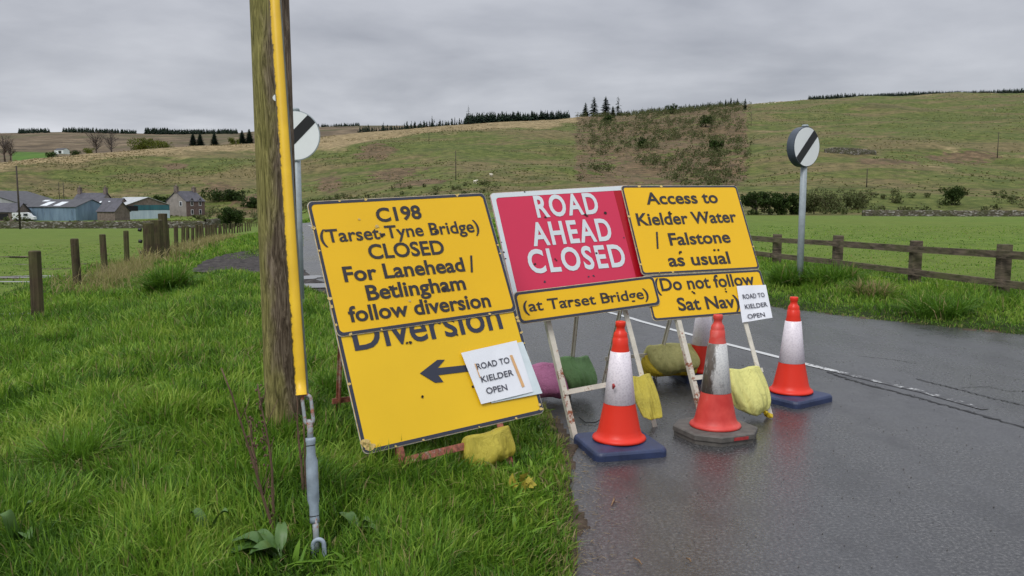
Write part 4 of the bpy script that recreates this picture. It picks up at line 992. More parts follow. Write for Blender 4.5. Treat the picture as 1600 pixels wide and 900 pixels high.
m_ = MB(); m_.tube([(pr.x, 12.6, zb - .3), (pr.x + .005, 12.6, cz.z + .31)], .048, 16); m_.build('post', M['galv'], e)
stripe_disc(e, (cz.x, 12.53, cz.z), .295, R(-33) * -1, .13, 'sign_grey_white', 47, 'sign_back')
m_ = MB(); m_.tube([(pr.x, 12.6, cz.z + .30), (pr.x, 12.6, cz.z + .33)], [.055, .04], 12); m_.build('post_cap', M['galv'], e)
pl_ = at(470, 470, 10.3); zb = H(pl_.x, 10.3)
e = empty('speed_limit_sign', (pl_.x, 10.3, zb), 'round striped sign half hidden behind the wooden pole on a grey post', 'road sign')
cz = at(462, 212, 10.25)
m_ = MB(); m_.tube([(pl_.x, 10.3, zb - .3), (pl_.x - .0, 10.3, cz.z + .31)], .045, 16); m_.build('post', M['galv'], e)
stripe_disc(e, (cz.x, 10.24, cz.z), .30, R(0), .012, 'sign_grey_white', 45)
m_ = MB(); m_.tube([(pl_.x, 10.3, cz.z + .30), (pl_.x, 10.3, cz.z + .335)], [.052, .04], 12); m_.build('post_cap', M['galv'], e)

# ------------------------------------------------------------------ wooden pole and its stay
PY = 4.45; pb = at(446, 690, PY); pt_ = at(421, 0, PY)
e = empty('wooden_pole', (pb.x, PY, H(pb.x, PY)), 'tall weathered wooden pole with green algae standing in the verge', 'pole')
m_ = MB(); n_ = 40; prof_pts = []
zs = np.linspace(-.4, 8.5, 70); vs = []; 
for i, z in enumerate(zs):
    f_ = z / (pt_.z); cx_ = pb.x + (pt_.x - pb.x) * f_ ; rad = .101 - .0006 * z
    for k in range(n_):
        a = 2 * math.pi * k / n_; rr_ = rad * (1 + .018 * math.sin(3 * a + z) + .012 * math.sin(7 * a + 2 * z) + .02 * (random.random() - .5)); vs.append((cx_ + rr_ * math.cos(a), PY + rr_ * math.sin(a), H(pb.x, PY) * 0 + z))
m_.add(vs, [(i * n_ + k, i * n_ + (k + 1) % n_, (i + 1) * n_ + (k + 1) % n_, (i + 1) * n_ + k) for i in range(len(zs) - 1) for k in range(n_)], True)
m_.f.append(tuple((len(zs) - 1) * n_ + k for k in range(n_))); m_.sm.append(False)
m_.build('post', M['pole'], e)
tg_ = at(431, 153, PY - .115); m_ = MB(); m_.tube([tg_, tg_ + Vector((.002, -.006, 0))], .016, 18); m_.build('marker_disc', M['sign_grey_white'], e)
# stay: from the ground anchor up past the pole
P0 = at(501, 893, 2.90); P1 = at(474, 617, 3.04); DIR = None
Ptop = at(432, 0, 3.38); Ptop2 = P1 + (Ptop - P1) * 5.2
e = empty('stay_wire', (P0.x, P0.y, H(P0.x, P0.y)), 'steel stay with yellow plastic guard and grey turnbuckle in front of the pole', 'stay')
gt = P1 + (Ptop - P1) * 1.45
dv = (Ptop - P1).normalized(); sxv = dv.cross(Vector((0, -1, 0))).normalized(); fwv = sxv.cross(dv).normalized()
if sxv.x < 0: sxv = -sxv
if fwv.y > 0: fwv = -fwv
n_ = 15; vs = []; ed = []; rows_ = 40; wk = .0215
for i in range(rows_):
    c = P1 + (gt - P1) * (i / (rows_ - 1)) + Vector((-.008, 0, 0))
    for k in range(n_):
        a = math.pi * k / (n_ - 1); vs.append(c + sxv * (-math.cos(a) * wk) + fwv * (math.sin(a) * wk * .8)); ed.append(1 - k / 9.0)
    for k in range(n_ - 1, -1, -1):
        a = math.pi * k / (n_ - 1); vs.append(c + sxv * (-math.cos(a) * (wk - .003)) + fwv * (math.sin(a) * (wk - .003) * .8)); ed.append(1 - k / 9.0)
nn_ = 2 * n_
fcs = [(i * nn_ + k, i * nn_ + (k + 1) % nn_, (i + 1) * nn_ + (k + 1) % nn_, (i + 1) * nn_ + k) for i in range(rows_ - 1) for k in range(nn_)]
fcs += [(k, k + 1, nn_ - 2 - k, nn_ - 1 - k) for k in range(n_ - 1)]
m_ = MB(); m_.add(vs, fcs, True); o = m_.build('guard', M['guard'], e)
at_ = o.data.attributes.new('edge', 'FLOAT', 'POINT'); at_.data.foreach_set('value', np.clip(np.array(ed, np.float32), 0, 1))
m_ = MB(); m_.tube([P1 - dv * .02 + Vector((.012, .012, 0)), Ptop2 + Vector((0, .0, 0))], .006, 8); m_.build('wire', M['galv'], e)
def link(c, axis, L_, w, r_, side):      # elongated steel link
    pts_ = []
    for k in range(25):
        a = 2 * math.pi * k / 24; pts_.append(c + axis * (math.sin(a) * w + (L_ / 2 - w) * (1 if math.sin(a) > 0 else -1)) + side * (math.cos(a) * w))
    q = MB(); q.tube(pts_, r_, 8, cap=False); return q
qa = at(482, 633, 3.03); qb = at(486, 668, 3.01); qc = at(492, 815, 3.34); qd = at(496, 850, 3.33); ax = (qa - qb).normalized()
link(at(481, 640, 3.03), ax, .108, .016, .0068, sxv).build('shackle', M['galv_rust'], e)
m_ = MB(); m_.tube([at(484, 655, 3.02), at(485, 690, 3.005)], .0110, 12); m_.build('threaded_rod', M['galv_rust'], e); m_ = MB(); m_.tube([at(492, 800, 2.965), at(495, 862, 2.94)], .0110, 12); m_.build('threaded_rod', M['galv_rust'], e)
Q = [at(485, 684, 3.006), at(485.3, 689, 3.004), at(485.4, 692, 3.002), at(486, 710, 3.0), at(487, 720, 2.995), at(489.5, 780, 2.975), at(490.5, 790, 2.972), at(491.5, 810, 2.966), at(492, 816, 2.965)]
for px_, py_, yy_q, rr_q in ((485.6, 696, 3.0015, .0172), (491.2, 806, 2.9675, .0180)):
    m_ = MB(); q_ = at(px_, py_, yy_q); m_.tube([q_ - ax * .0018, q_ + ax * .0018], rr_q, 20); m_.build('seal_ring', M['rubber'], e)
m_ = MB(); m_.tube(Q, [.0178, .0190, .0165, .0165, .0218, .0218, .0172, .0172, .0182], 20); m_.build('turnbuckle', M['stay_paint'], e)
link(at(499, 872, 2.93), (at(497, 840, 2.94) - at(501, 900, 2.92)).normalized(), .135, .0205, .0085, sxv).build('eye', M['stay_paint'], e)
m_ = MB(); m_.tube([at(501, 893, 2.92), Vector((P0.x + .02, P0.y - .06, -.1))], .010, 10); m_.build('anchor_rod', M['galv_rust'], e)

# ------------------------------------------------------------------ A-frame road signs
def Rm(a, b_, c):
    ca, sa, cb, sb, cc, sc = math.cos(a), math.sin(a), math.cos(b_), math.sin(b_), math.cos(c), math.sin(c)
    return Matrix(((ca, -sa, 0), (sa, ca, 0), (0, 0, 1))) @ Matrix(((1, 0, 0), (0, cb, -sb), (0, sb, cb))) @ Matrix(((cc, 0, sc), (0, 1, 0), (-sc, 0, cc)))
class Plane:
    def __init__(s, o, yaw, lean, roll, k=1.0):
        c = Vector((0, 0, CH)); s.k = k; s.o = c + (Vector(o) - c) * k; s.R = Rm(R(yaw), R(lean), R(roll)); s.n = s.R @ Vector((0, -1, 0))
    def T(s, u, y, v): return s.o + s.R @ Vector((u * s.k, y, v * s.k))      # y < 0 is in front
    def uv(s, px, py, y=0.0):
        r = ray(px, py); o = Vector((0, 0, CH)); po = s.T(0, y, 0); t_ = (po - o).dot(s.n) / r.dot(s.n); q = s.R.transposed() @ (o + r * t_ - s.o); return q.x / s.k, q.z / s.k
def rrect(u0, v0, u1, v1, r_, n_=6):
    o = []
    for cx_, cy_, a0 in ((u1 - r_, v1 - r_, 0), (u0 + r_, v1 - r_, 90), (u0 + r_, v0 + r_, 180), (u1 - r_, v0 + r_, 270)):
        for k in range(n_ + 1): a = R(a0 + 90 * k / n_); o.append((cx_ + r_ * math.cos(a), cy_ + r_ * math.sin(a)))
    return o
def ring(m_, outer, inner, T, y0, y1):
    n_ = len(outer)
    vs = [T(u, y0, v) for u, v in outer] + [T(u, y0, v) for u, v in inner] + [T(u, y1, v) for u, v in outer] + [T(u, y1, v) for u, v in inner]
    fs = []
    for i in range(n_):
        j = (i + 1) % n_; fs += [(i, j, n_ + j, n_ + i), (i + 2 * n_, i, j, j + 2 * n_)[::-1], (n_ + i, n_ + j, 3 * n_ + j, 3 * n_ + i)]
    m_.add(vs, fs)
_cap = None
def text_mesh(txt, bold, spc=1.0):
    cu = bpy.data.curves.new('t', 'FONT'); cu.body = txt; cu.size = 1; cu.offset = bold; cu.resolution_u = 4; cu.extrude = 0; cu.fill_mode = 'FRONT'
    cu.space_character = spc
    ob = bpy.data.objects.new('t', cu); COL.objects.link(ob); dg = bpy.context.evaluated_depsgraph_get(); me = ob.evaluated_get(dg).to_mesh()
    V = [tuple(v.co) for v in me.vertices]; Fc = [tuple(p.vertices) for p in me.polygons]; ob.evaluated_get(dg).to_mesh_clear(); bpy.data.objects.remove(ob); bpy.data.curves.remove(cu); return V, Fc
CAPV = max(v[1] for v in text_mesh('H', 0)[0])
def lettering(pl, par, txt, a, b_, cap, mat='ink', y=-.0045, bold=.02, spc=1.0):
    """a, b_: where the baseline starts and ends (photo pixels, on the plate)"""
    u0, v0 = pl.uv(*a, y); u1, v1 = pl.uv(*b_, y); V, Fc = text_mesh(txt, bold, spc); xs = [q[0] for q in V]; x0, x1 = min(xs), max(xs); sx_ = (u1 - u0) / (x1 - x0)
    m_ = MB(); m_.add([pl.T(u0 + (q[0] - x0) * sx_, y, v0 + (v1 - v0) * (q[0] - x0) / (x1 - x0) + q[1] / CAPV * cap) for q in V], Fc); o = m_.build('lettering', M[mat], par); return o
def plate(pl, e, name, u0, v0, u1, v1, face, border, y=0., rad=.03, bw=.018, inset=.0):
    m_ = MB(); m_.prism(rrect(u0, v0, u1, v1, rad), pl.T, y, y + .004); p = m_.build(name, M['edge'], e)
    m_ = MB(); m_.prism(rrect(u0 + .003, v0 + .003, u1 - .003, v1 - .003, rad), pl.T, y - .0016, y - .0003); m_.build('sheeting', M[face], p)
    m_ = MB(); o_ = rrect(u0 + .004, v0 + .004, u1 - .004, v1 - .004, rad * .9); i_ = rrect(u0 + .004 + bw, v0 + .004 + bw, u1 - .004 - bw, v1 - .004 - bw, rad * .75)
    ring(m_, o_, i_, pl.T, y - .0030, y - .0018); m_.build('border', M[border], p)
    return p
def chips(pl, par, n_, u0, v0, u1, v1, seed, y, pts=None, size=(.004, .012), mat='chip', name='paint_chip'):
    r = random.Random(seed); m_ = MB()
    if pts is None:
        pts = []
        for k in range(n_):
            s_ = r.choice('btlr'); pts.append((r.uniform(u0, u1), v0 + .006) if s_ == 'b' else (r.uniform(u0, u1), v1 - .007) if s_ == 't' else (u0 + .007, r.uniform(v0, v1)) if s_ == 'l' else (u1 - .007, r.uniform(v0, v1)))
    for (u, v) in pts:
        s_ = r.uniform(*size); n2 = 9; m_.prism([(u + s_ * r.uniform(.5, 1.4) * math.cos(2 * math.pi * k / n2), v + s_ * r.uniform(.4, 1.1) * math.sin(2 * math.pi * k / n2)) for k in range(n2)], pl.T, y, y + .0006)
    return m_.build(name, M[mat], par)
def bar_pl(pl, a, b_, w, d_, y, mat, name, e):
    """bar lying in the plate's plane"""
    (u0, v0), (u1, v1) = a, b_; L_ = math.hypot(u1 - u0, v1 - v0); nx, nz = -(v1 - v0) / L_ * w / 2, (u1 - u0) / L_ * w / 2
    m_ = MB(); m_.prism([(u0 - nx, v0 - nz), (u1 - nx, v1 - nz), (u1 + nx, v1 + nz), (u0 + nx, v0 + nz)], pl.T, y, y + d_); return m_.build(name, M[mat], e)
def stand(pl, e, ul, ur, top, mat, spread, railv, backrail_h, legw=.034, foot_l=None, foot_r=None):
    """front legs in the plate's plane, back legs hinged at the top"""
    def down(u, zt):                    # how far down the plane until height zt
        a = pl.T(u, .006, 0); k = (pl.R @ Vector((0, 0, -1))).z; return (zt - a.z) / k / pl.k
    for u in (ul, ur):
        c = down(u, .0); bar_pl(pl, (u, top), (u, -c), legw, .006, .006, mat, 'leg', e)
        m_ = MB(); q = (pl.R @ Vector((1, 0, 0))); sgn = -1 if u == ul else 1
        bar_pl(pl, (u + sgn * (legw / 2 - .003), top), (u + sgn * (legw / 2 - .003), -c), .006, .028, .012, mat, 'leg_flange', e) if False else None
        m2 = MB(); uu_ = u + sgn * (legw / 2 - .003); m2.prism([(uu_ - .003, top), (uu_ + .003, top), (uu_ + .003, -c), (uu_ - .003, -c)], pl.T, .0125, .036); m2.build('leg_angle', M[mat], e)
    if railv is not None: bar_pl(pl, (ul - .01, railv), (ur + .03, railv), .03, .006, -.002, mat, 'rail', e)
    hn = Vector((-math.sin(math.atan2(pl.R[1][0], pl.R[0][0])), math.cos(math.atan2(pl.R[1][0], pl.R[0][0])), 0)); feet = []
    for u in (ul + .03, ur - .03):
        a = pl.T(u, .03, top); f_ = pl.T(u, 0, -down(u, 0)); b_ = Vector((f_.x, f_.y, 0)) + hn * spread; b_.z = max(0.0, min(.05, 0))
        m_ = MB(); m_.bar(a, b_, .030, .008, pl.R @ Vector((1, 0, 0))); m_.bar(a + hn * .012, b_ + hn * .012, .006, .026, pl.R @ Vector((1, 0, 0))); m_.build('back_leg', M[mat], e); feet.append((a, b_))
    pts_ = []
    for a, b_ in feet: k = (backrail_h - b_.z) / (a.z - b_.z); pts_.append(b_.lerp(a, k))
    m_ = MB(); dd = (pts_[1] - pts_[0]).normalized() * .04; m_.bar(pts_[0] - dd, pts_[1] + dd, .008, .03); m_.build('back_rail', M[mat], e)
    return pts_

# --- sign on the grass: closed-road plate over a diversion plate
A_ = Plane((-1.03, 4.181, 1.409), 32.92, -24.0, -2.89)
e = empty('road_sign', (*A_.T(.5, .2, -1.4).xy, .05), 'yellow C198 closed sign over a Diversion arrow sign on a rusty frame in the grass', 'road sign')
pB = plate(A_, e, 'lower_plate', 0.0, -1.286, 1.05, -.536, 'yellow_b', 'border', .004, .028, .017)
pA = plate(A_, e, 'upper_plate', 0.0, -.712, 1.05, 0.0, 'yellow', 'border', -.004, .03, .015)
yA = -.0085
for txt, a, b_, cap, bo in (('C198', (590, 346.5), (660, 340.5), .073, .028), ('(Tarset-Tyne Bridge)', (502, 379.5), (750, 361.5), .068, .016), ('CLOSED', (578, 404.5), (696, 396), .076, .022),
                        ('For Lanehead', (539, 440), (727.5, 423), .076, .024), ('/', (735.5, 424.5), (744.5, 423.5), .088, .022), ('Betlingham', (575, 469), (729, 451.5), .076, .024), ('follow diversion', (547, 503), (768, 478.5), .076, .024)):
    lettering(A_, pA, txt, a, b_, cap, 'ink', yA, bo)
lettering(A_, pB, 'Diversion', (555, 547.5), (786.5, 512.5), .150, 'border', -.0005, .012)
yB = -.0005
ar = [(656, 583.3), (683, 562.3), (695, 562), (684, 575), (760, 567), (760, 577), (685, 586), (693, 597), (680, 598)]
m_ = MB(); m_.prism([A_.uv(*p, yB) for p in ar][::-1], A_.T, yB - .0006, yB); m_.build('arrow', M['border'], pB)
chips(A_, pB, 16, 0, -1.286, 1.05, -.56, 3, -.0012); chips(A_, pA, 14, 0, -.712, 1.05, 0, 4, -.0086)
cpB = A_.uv(570, 702, 0); chips(A_, pB, 1, 0, 0, 0, 0, 5, -.0014, [(cpB[0] + .012, cpB[1] + .015), (cpB[0] + .03, cpB[1] + .008), (cpB[0] + .006, cpB[1] + .035)], (.018, .024))
cpB = A_.uv(846, 640, 0); chips(A_, pB, 1, 0, 0, 0, 0, 6, -.0014, [(cpB[0], cpB[1] + .004), (cpB[0] - .004, cpB[1] + .028)], (.008, .013))
chips(A_, pA, 1, 0, 0, 0, 0, 7, -.0096, [A_.uv(*p, yA) for p in ((596, 369), (674, 358), (681, 362), (694, 452), (609, 448), (598, 367))], (.006, .014), 'scuff', 'scuff_mark')
chips(A_, pA, 1, 0, 0, 0, 0, 8, -.0092, [A_.uv(*p, yA) for p in ((561, 343), (589, 354), (593, 363), (640, 470), (646, 385))], (.005, .013), 'chip', 'sticker_residue')
chips(A_, pB, 1, 0, 0, 0, 0, 9, -.0016, [A_.uv(*p, yB) for p in ((636, 536), (641, 535), (714, 523), (660, 620), (660, 619), (739, 604))], (.006, .010), 'scuff', 'scuff_mark')
ul_ = A_.uv(627, 705)[0]; ur_ = A_.uv(783, 665)[0]
fl = A_.uv(636, 733); bp = stand(A_, e, ul_, ur_, -.03, 'frame_rust', 1.0, None, .30, .036)
rl = A_.uv(632, 720); rr_ = A_.uv(790, 690)
bar_pl(A_, (ul_, rl[1]), (ur_ + .02, rl[1] - .0), .036, .014, -.006, 'frame_rust', 'rail', e)
railA = (ul_, ur_, rl[1])

# --- red sign
C_ = Plane((-.14, 5.125, 1.46), 26.53, -21.72, -3.38, 1.020)
e = empty('road_sign', (*C_.T(.5, .2, -1.6).xy, 0), 'red ROAD AHEAD CLOSED sign with a yellow strip plate on a white frame', 'road sign')
pC = plate(C_, e, 'red_plate', 0, -.75, 1.05, 0, 'red', 'sign_white', 0, .03, .030)
TY = -.062
q_ = [C_.uv(*p, TY) for p in ((801, 457), (1022, 430), (1031, 476), (812, 508))]
pT = plate(C_, e, 'strip_plate', (q_[0][0] + q_[3][0]) / 2, (q_[2][1] + q_[3][1]) / 2, (q_[1][0] + q_[2][0]) / 2, (q_[0][1] + q_[1][1]) / 2, 'yellow', 'border', TY, .032, .015)
m_ = MB()
for u_ in (.204, .768):
    m_.prism([(u_ - .02, -.70), (u_ + .02, -.70), (u_ + .02, -.76), (u_ - .02, -.76)], C_.T, TY + .005, -.002)
m_.build('bracket', M['galv'], e)
for txt, a, b_, cap in (('ROAD', (840, 339), (937.5, 332.5), .136), ('AHEAD', (834, 383.5), (958.5, 374.3), .143), ('CLOSED', (829, 426.5), (980, 415), .143)): lettering(C_, pC, txt, a, b_, cap, 'sign_white', -.0045, .026, 1.16)
lettering(C_, pT, '(at Tarset Bridge)', (819, 487.5), (1014.5, 465.5), .064, 'ink', TY - .0045, .014)
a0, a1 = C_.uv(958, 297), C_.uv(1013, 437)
m_ = MB(); m_.prism([(a0[0], -.034), (a0[0], -.66), (1.018, -.66), (1.018, -.034)], C_.T, -.0022, -.0017); m_.build('painted_shade_strip', M['red_shade'], pC)  # shade beside the access plate, painted on as a darker red strip
chips(C_, pC, 1, 0, 0, 0, 0, 12, -.0056, [C_.uv(*p) for p in ((852, 340), (914, 336), (917, 338), (931, 396), (867, 405), (869, 407), (835, 413), (945, 333))], (.006, .013), 'scuff', 'scuff_mark')
chips(C_, pT, 1, 0, 0, 0, 0, 13, TY - .0056, [C_.uv(*p, TY) for p in ((883, 470), (890, 471), (950, 464), (955, 465))], (.006, .011), 'scuff', 'scuff_mark')
chips(C_, pC, 9, 0, -.6, .9, 0, 14, -.0040, None, (.004, .009), 'border')
ulC, urC = .204, .768
railC = C_.uv(890, 612)[1]
bpC = stand(C_, e, ulC, urC, -.03, 'frame_white', .98, railC, .215)

# --- access sign
E_ = Plane((.743, 5.742, 1.516), 24.5, -24.83, -.5, .990)
e = empty('road_sign', (*E_.T(.5, .2, -1.6).xy, 0), 'yellow Access to Kielder Water sign with Do not follow Sat Nav plate below', 'road sign')
pE = plate(E_, e, 'upper_plate', 0, -.655, .996, 0, 'yellow', 'border', 0, .024, .012)
pF = plate(E_, e, 'lower_plate', 0, -.975, .996, -.658, 'yellow', 'border', 0, .024, .014)
for par, txt, a, b_, cap, bo in ((pE, 'Access to', (1011, 319), (1123, 316.5), .086, .022), (pE, 'Kielder Water', (997, 352), (1152.5, 346.5), .086, .022), (pE, '/', (1026, 387.5), (1034, 387), .112, .024), (pE, 'Falstone', (1047.5, 383), (1142.5, 378.3), .086, .022), (pE, 'as usual', (1046, 416), (1142, 411), .086, .022),
                             (pF, '(Do not follow', (1025, 455), (1180.5, 444.5), .086, .020), (pF, 'Sat Nav)', (1061, 485), (1157, 479.5), .086, .022)):
    lettering(E_, par, txt, a, b_, cap, 'ink', -.0045, bo)
chips(E_, pE, 1, 0, 0, 0, 0, 15, -.0056, [E_.uv(*p) for p in ((1046, 333), (1048, 334), (1100, 332), (1104, 333), (1063, 394), (1061, 396), (1116, 391), (1122, 391))], (.006, .013), 'scuff', 'scuff_mark')
chips(E_, pF, 1, 0, 0, 0, 0, 16, -.0056, [E_.uv(*p) for p in ((1081, 456), (1084, 458), (1133, 452), (1134, 456))], (.006, .013), 'scuff', 'scuff_mark')
chips(E_, pE, 10, 0, -.65, .996, 0, 17, -.0040)
ulE = E_.uv(1062, 500)[0]; urE = E_.uv(1165, 500)[0]
railE = E_.uv(1190, 578)[1]
bpE = stand(E_, e, ulE, urE, -.03, 'frame_white', 1.30, railE, .215)

# ------------------------------------------------------------------ paper notices
def sheet(pl, e, name, quad, y, mat, warp=.004, n_=10, par=None, seed=1):
    q = [pl.uv(*p, y) for p in quad]; r = random.Random(seed); ph = [r.uniform(0, 6) for _ in range(4)]; vs = []
    for j in range(n_ + 1):
        for i in range(n_ + 1):
            s_, t_ = i / n_, j / n_; u = (q[0][0] * (1 - s_) + q[1][0] * s_) * (1 - t_) + (q[3][0] * (1 - s_) + q[2][0] * s_) * t_; v = (q[0][1] * (1 - s_) + q[1][1] * s_) * (1 - t_) + (q[3][1] * (1 - s_) + q[2][1] * s_) * t_
            vs.append(pl.T(u, y - warp * (.5 + .5 * math.sin(5 * s_ + 3 * t_ + ph[0])) * (s_ * (1 - s_) * 4 + .15), v))
    k = len(vs); vs2 = [v + pl.R @ Vector((0, .0007, 0)) for v in vs]; fs = [(j * (n_ + 1) + i, j * (n_ + 1) + i + 1, (j + 1) * (n_ + 1) + i + 1, (j + 1) * (n_ + 1) + i) for j in range(n_) for i in range(n_)]
    m_ = MB(); m_.add(vs, fs, True); m_.add(vs2, [f[::-1] for f in fs], True); return m_.build(name, M[mat], e)
e = empty('paper_notice', A_.T(.75, -.01, -1.05), 'white ROAD TO KIELDER OPEN paper taped over the arrow of the left yellow sign', 'notice')
sheet(A_, e, 'plastic_sleeve', ((738, 549), (817, 534), (847.5, 614.5), (768, 630)), -.006, 'sleeve', .003)
sheet(A_, e, 'paper', ((720.5, 551.5), (807, 532), (833, 612), (752, 631.5)), -.012, 'paper', .003)
for txt, a, b_, c_ in (('ROAD TO', (746, 577.5), (797, 566.5), .031), ('KIELDER', (753, 597.5), (803, 586), .031), ('OPEN', (761, 615.5), (793.5, 609), .031)): lettering(A_, e, txt, a, b_, c_, 'paper_ink', -.0165, .012)
sheet(A_, e, 'tape', ((796.5, 555), (800.5, 554.5), (820, 603.5), (816, 605.5)), -.0162, 'tape', 0, 2)
sheet(A_, e, 'tape', ((741.5, 568), (743, 568), (751, 590), (749.5, 590)), -.0162, 'tape', 0, 2)
e = empty('paper_notice', E_.T(.9, -.01, -.9), 'white ROAD TO KIELDER OPEN paper on the lower right corner of the access sign', 'notice')
sheet(E_, e, 'paper', ((1151, 447), (1196.5, 445), (1207, 496.5), (1160, 504)), -.008, 'paper', .006)
for txt, a, b_, c_ in (('ROAD TO', (1161.5, 467), (1195.5, 463.5), .031), ('KIELDER', (1165, 482.5), (1200, 478.5), .031), ('OPEN', (1169, 498), (1196, 494.5), .031)): lettering(E_, e, txt, a, b_, c_, 'paper_ink', -.0155, .012)

# ------------------------------------------------------------------ sandbags
def sandbag(name, label, a, b_, drop_f, drop_b, fat_f, fat_b, mat, over=.012, seed=1, bulge=.03, tie=None, n_s=26, group=None, fwd=None, lean=0.0, skew=0.0):
    """cloth bag slung over a bar from a to b_; cross-section is an inverted U that grows fat where the sand has sunk"""
    a, b_ = Vector(a), Vector(b_); ax_ = (b_ - a).normalized(); f = fwd if fwd is not None else Vector((ax_.y, -ax_.x, 0)).normalized()
    if f.y > 0: f = -f
    up_ = Vector((0, 0, 1)); r = random.Random(seed); ph = [r.uniform(0, 6.28) for _ in range(8)]
    prof_ = []
    nh = 12
    for k in range(nh + 1):    # outer front from top to bottom
        t_ = k / nh; prof_.append((over + fat_f * (math.sin(min(1, t_ * 1.08) * math.pi * .62) ** 1.3) * (1 if t_ < .9 else .80), over * 1.2 - drop_f * t_, t_, 1))
    for k in range(nh - 1, 0, -1):  # inner front back up
        t_ = k / nh; prof_.append((over * .25 - .0 * t_, -drop_f * t_ * .985, t_, 0))
    for k in range(1, nh):
        t_ = k / nh; prof_.append((-over * .25, -drop_b * t_ * .985, t_, 0))
    for k in range(nh, 0, -1):
        t_ = k / nh; prof_.append((-(over + fat_b * (math.sin(min(1, t_ * 1.08) * math.pi * .62) ** 1.3) * (1 if t_ < .9 else .80)), over * 1.2 - drop_b * t_, t_, 1))
    m0 = len(prof_); vs = []; Ln = (b_ - a).length
    for i in range(n_s + 1):
        s_ = i / n_s; end = math.sin(math.pi * min(max(s_, .0), 1)) ** .35 if 0 < s_ < 1 else 0.0
        for (p, z, t_, o_) in prof_:
            wr = .010 * math.sin(9 * s_ + 4 * t_ + ph[0]) + .006 * math.sin(23 * s_ + 7 * t_ * math.sin(3 * s_ + ph[2]) + ph[1]) + .004 * math.sin(41 * s_ - 5 * t_ + ph[3])
            sgn = 1 if p >= 0 else -1
            pp = p * (.28 + .72 * end) + sgn * wr * o_ * (.4 + t_)
            zz = z * (1 - .10 * (1 - end) * t_) + .006 * math.sin(8 * s_ + ph[5]) + .012 * math.sin(5 * s_ + ph[4]) * t_
            ss = .5 + (s_ - .5) * (1 + bulge / Ln * 2 * math.sin(t_ * math.pi) * 1.0)
            fr = 1 if p > 0 else 0
            vs.append(a + ax_ * (Ln * ss + skew * t_ * fr) + f * (pp + lean * t_ * fr) + up_ * zz)
    fs = [(i * m0 + k, i * m0 + (k + 1) % m0, (i + 1) * m0 + (k + 1) % m0, (i + 1) * m0 + k) for i in range(n_s) for k in range(m0)]
    m_ = MB(); m_.add(vs, fs, True); m_.f += [tuple(range(m0))[::-1], tuple(n_s * m0 + k for k in range(m0))]; m_.sm += [True, True]
    e = empty(name, (a + b_) / 2, label, 'sandbag', group); o = m_.build('bag', M[mat], e)
    md = o.modifiers.new('s', 'SUBSURF'); md.levels = md.render_levels = 1
    if tie:
        p, d1, col_ = tie; q = MB(); 
        for k in range(7):
            aa = k / 7 * 6.28; dd = Vector(d1) + Vector((r.uniform(-.5, .5), r.uniform(-.5, .5), r.uniform(-.3, .4))) * Vector(d1).length * .8
            q.add([p, Vector(p) + dd * .9 + Vector((.012, 0, .01)), Vector(p) + dd * 1.1, Vector(p) + dd * .9 - Vector((.010, 0, .014)), Vector(p) + dd * .4 + Vector((0, 0, .012))], [(0, 1, 2, 3), (0, 4, 2, 3)])
        q.build('tied_neck', M[col_], e)
    return e
up = Vector((0, 0, 1))
def onrail(pl, u, v): return pl.T(u, -.004, v)
ua, ub = A_.uv(727, 700)[0], A_.uv(795, 690)[0]
sandbag('sandbag', 'mustard sandbag slung over the rusty rail of the left sign', onrail(A_, ua, railA[2] + .012), onrail(A_, ub + .01, railA[2] + .018), .17, .15, .055, .05, 'bag_mustard', .03, 3, .02)
# red sign: rear rail carries the pink and green bags, front rail the limp yellow one
ra, rb = bpC
def onbar(px, a, b_):
    best = min((abs(800 + F * (a.lerp(b_, k / 400)).x / ((a.lerp(b_, k / 400)).y * math.cos(PITCH) - (a.lerp(b_, k / 400).z - CH) * math.sin(PITCH)) - px), k) for k in range(-500, 800)); return a.lerp(b_, best[1] / 400)
sandbag('sandbag', 'green sandbag slung over the rear rail behind the red sign', onbar(873, ra, rb) + up * .055, onbar(917, ra, rb) + up * .045, .245, .24, .17, .10, 'bag_green', .035, 5, .02)
sandbag('sandbag', 'pink sandbag beside the green one behind the red sign', onbar(828, ra, rb) + up * .03, onbar(869, ra, rb) + up * .03, .235, .22, .22, .10, 'bag_pink', .03, 6, .02, n_s=18)
uu0, uu1 = C_.uv(993, 600)[0], C_.uv(1018, 597)[0]
pA0, pA1 = onrail(C_, uu0 - .02, railC + .012), onrail(C_, uu1 + .0, railC + .012)
sandbag('sandbag', 'limp mustard sandbag hanging from the front rail of the red sign to the road', pA0, pA1, .225, .20, .018, .02, 'bag_mustard', .012, 8, .02, lean=.27, skew=.0, fwd=Vector((.12, -1, 0)))
ea, eb = bpE
sandbag('sandbag', 'full olive yellow sandbag on the rear rail between the red and access signs', onbar(1012, ea, eb) + up * .045, onbar(1078, ea, eb) + up * .03, .22, .22, .17, .12, 'bag_olive', .04, 11, .02)
sandbag('sandbag', 'bright yellow inner bag sagging below the olive sandbag', onbar(1006, ea, eb) - up * .02, onbar(1080, ea, eb) - up * .03, .17, .16, .13, .07, 'bag_yellow', .02, 12, .02)
uu0, uu1 = E_.uv(1139, 585)[0], E_.uv(1187, 578)[0]
pA0, pA1 = onrail(E_, uu0, railE + .01), onrail(E_, uu1 - .01, railE + .01)
tp = at(1190, 640, pA1.y - .13)
sandbag('sandbag', 'pale yellow sandbag with a tied neck hanging from the front rail of the access sign', pA0, pA1, .285, .12, .085, .04, 'bag_pale', .02, 14, .03, lean=.08, tie=(tp, (.040, -.03, -.030), 'bag_yellow'))
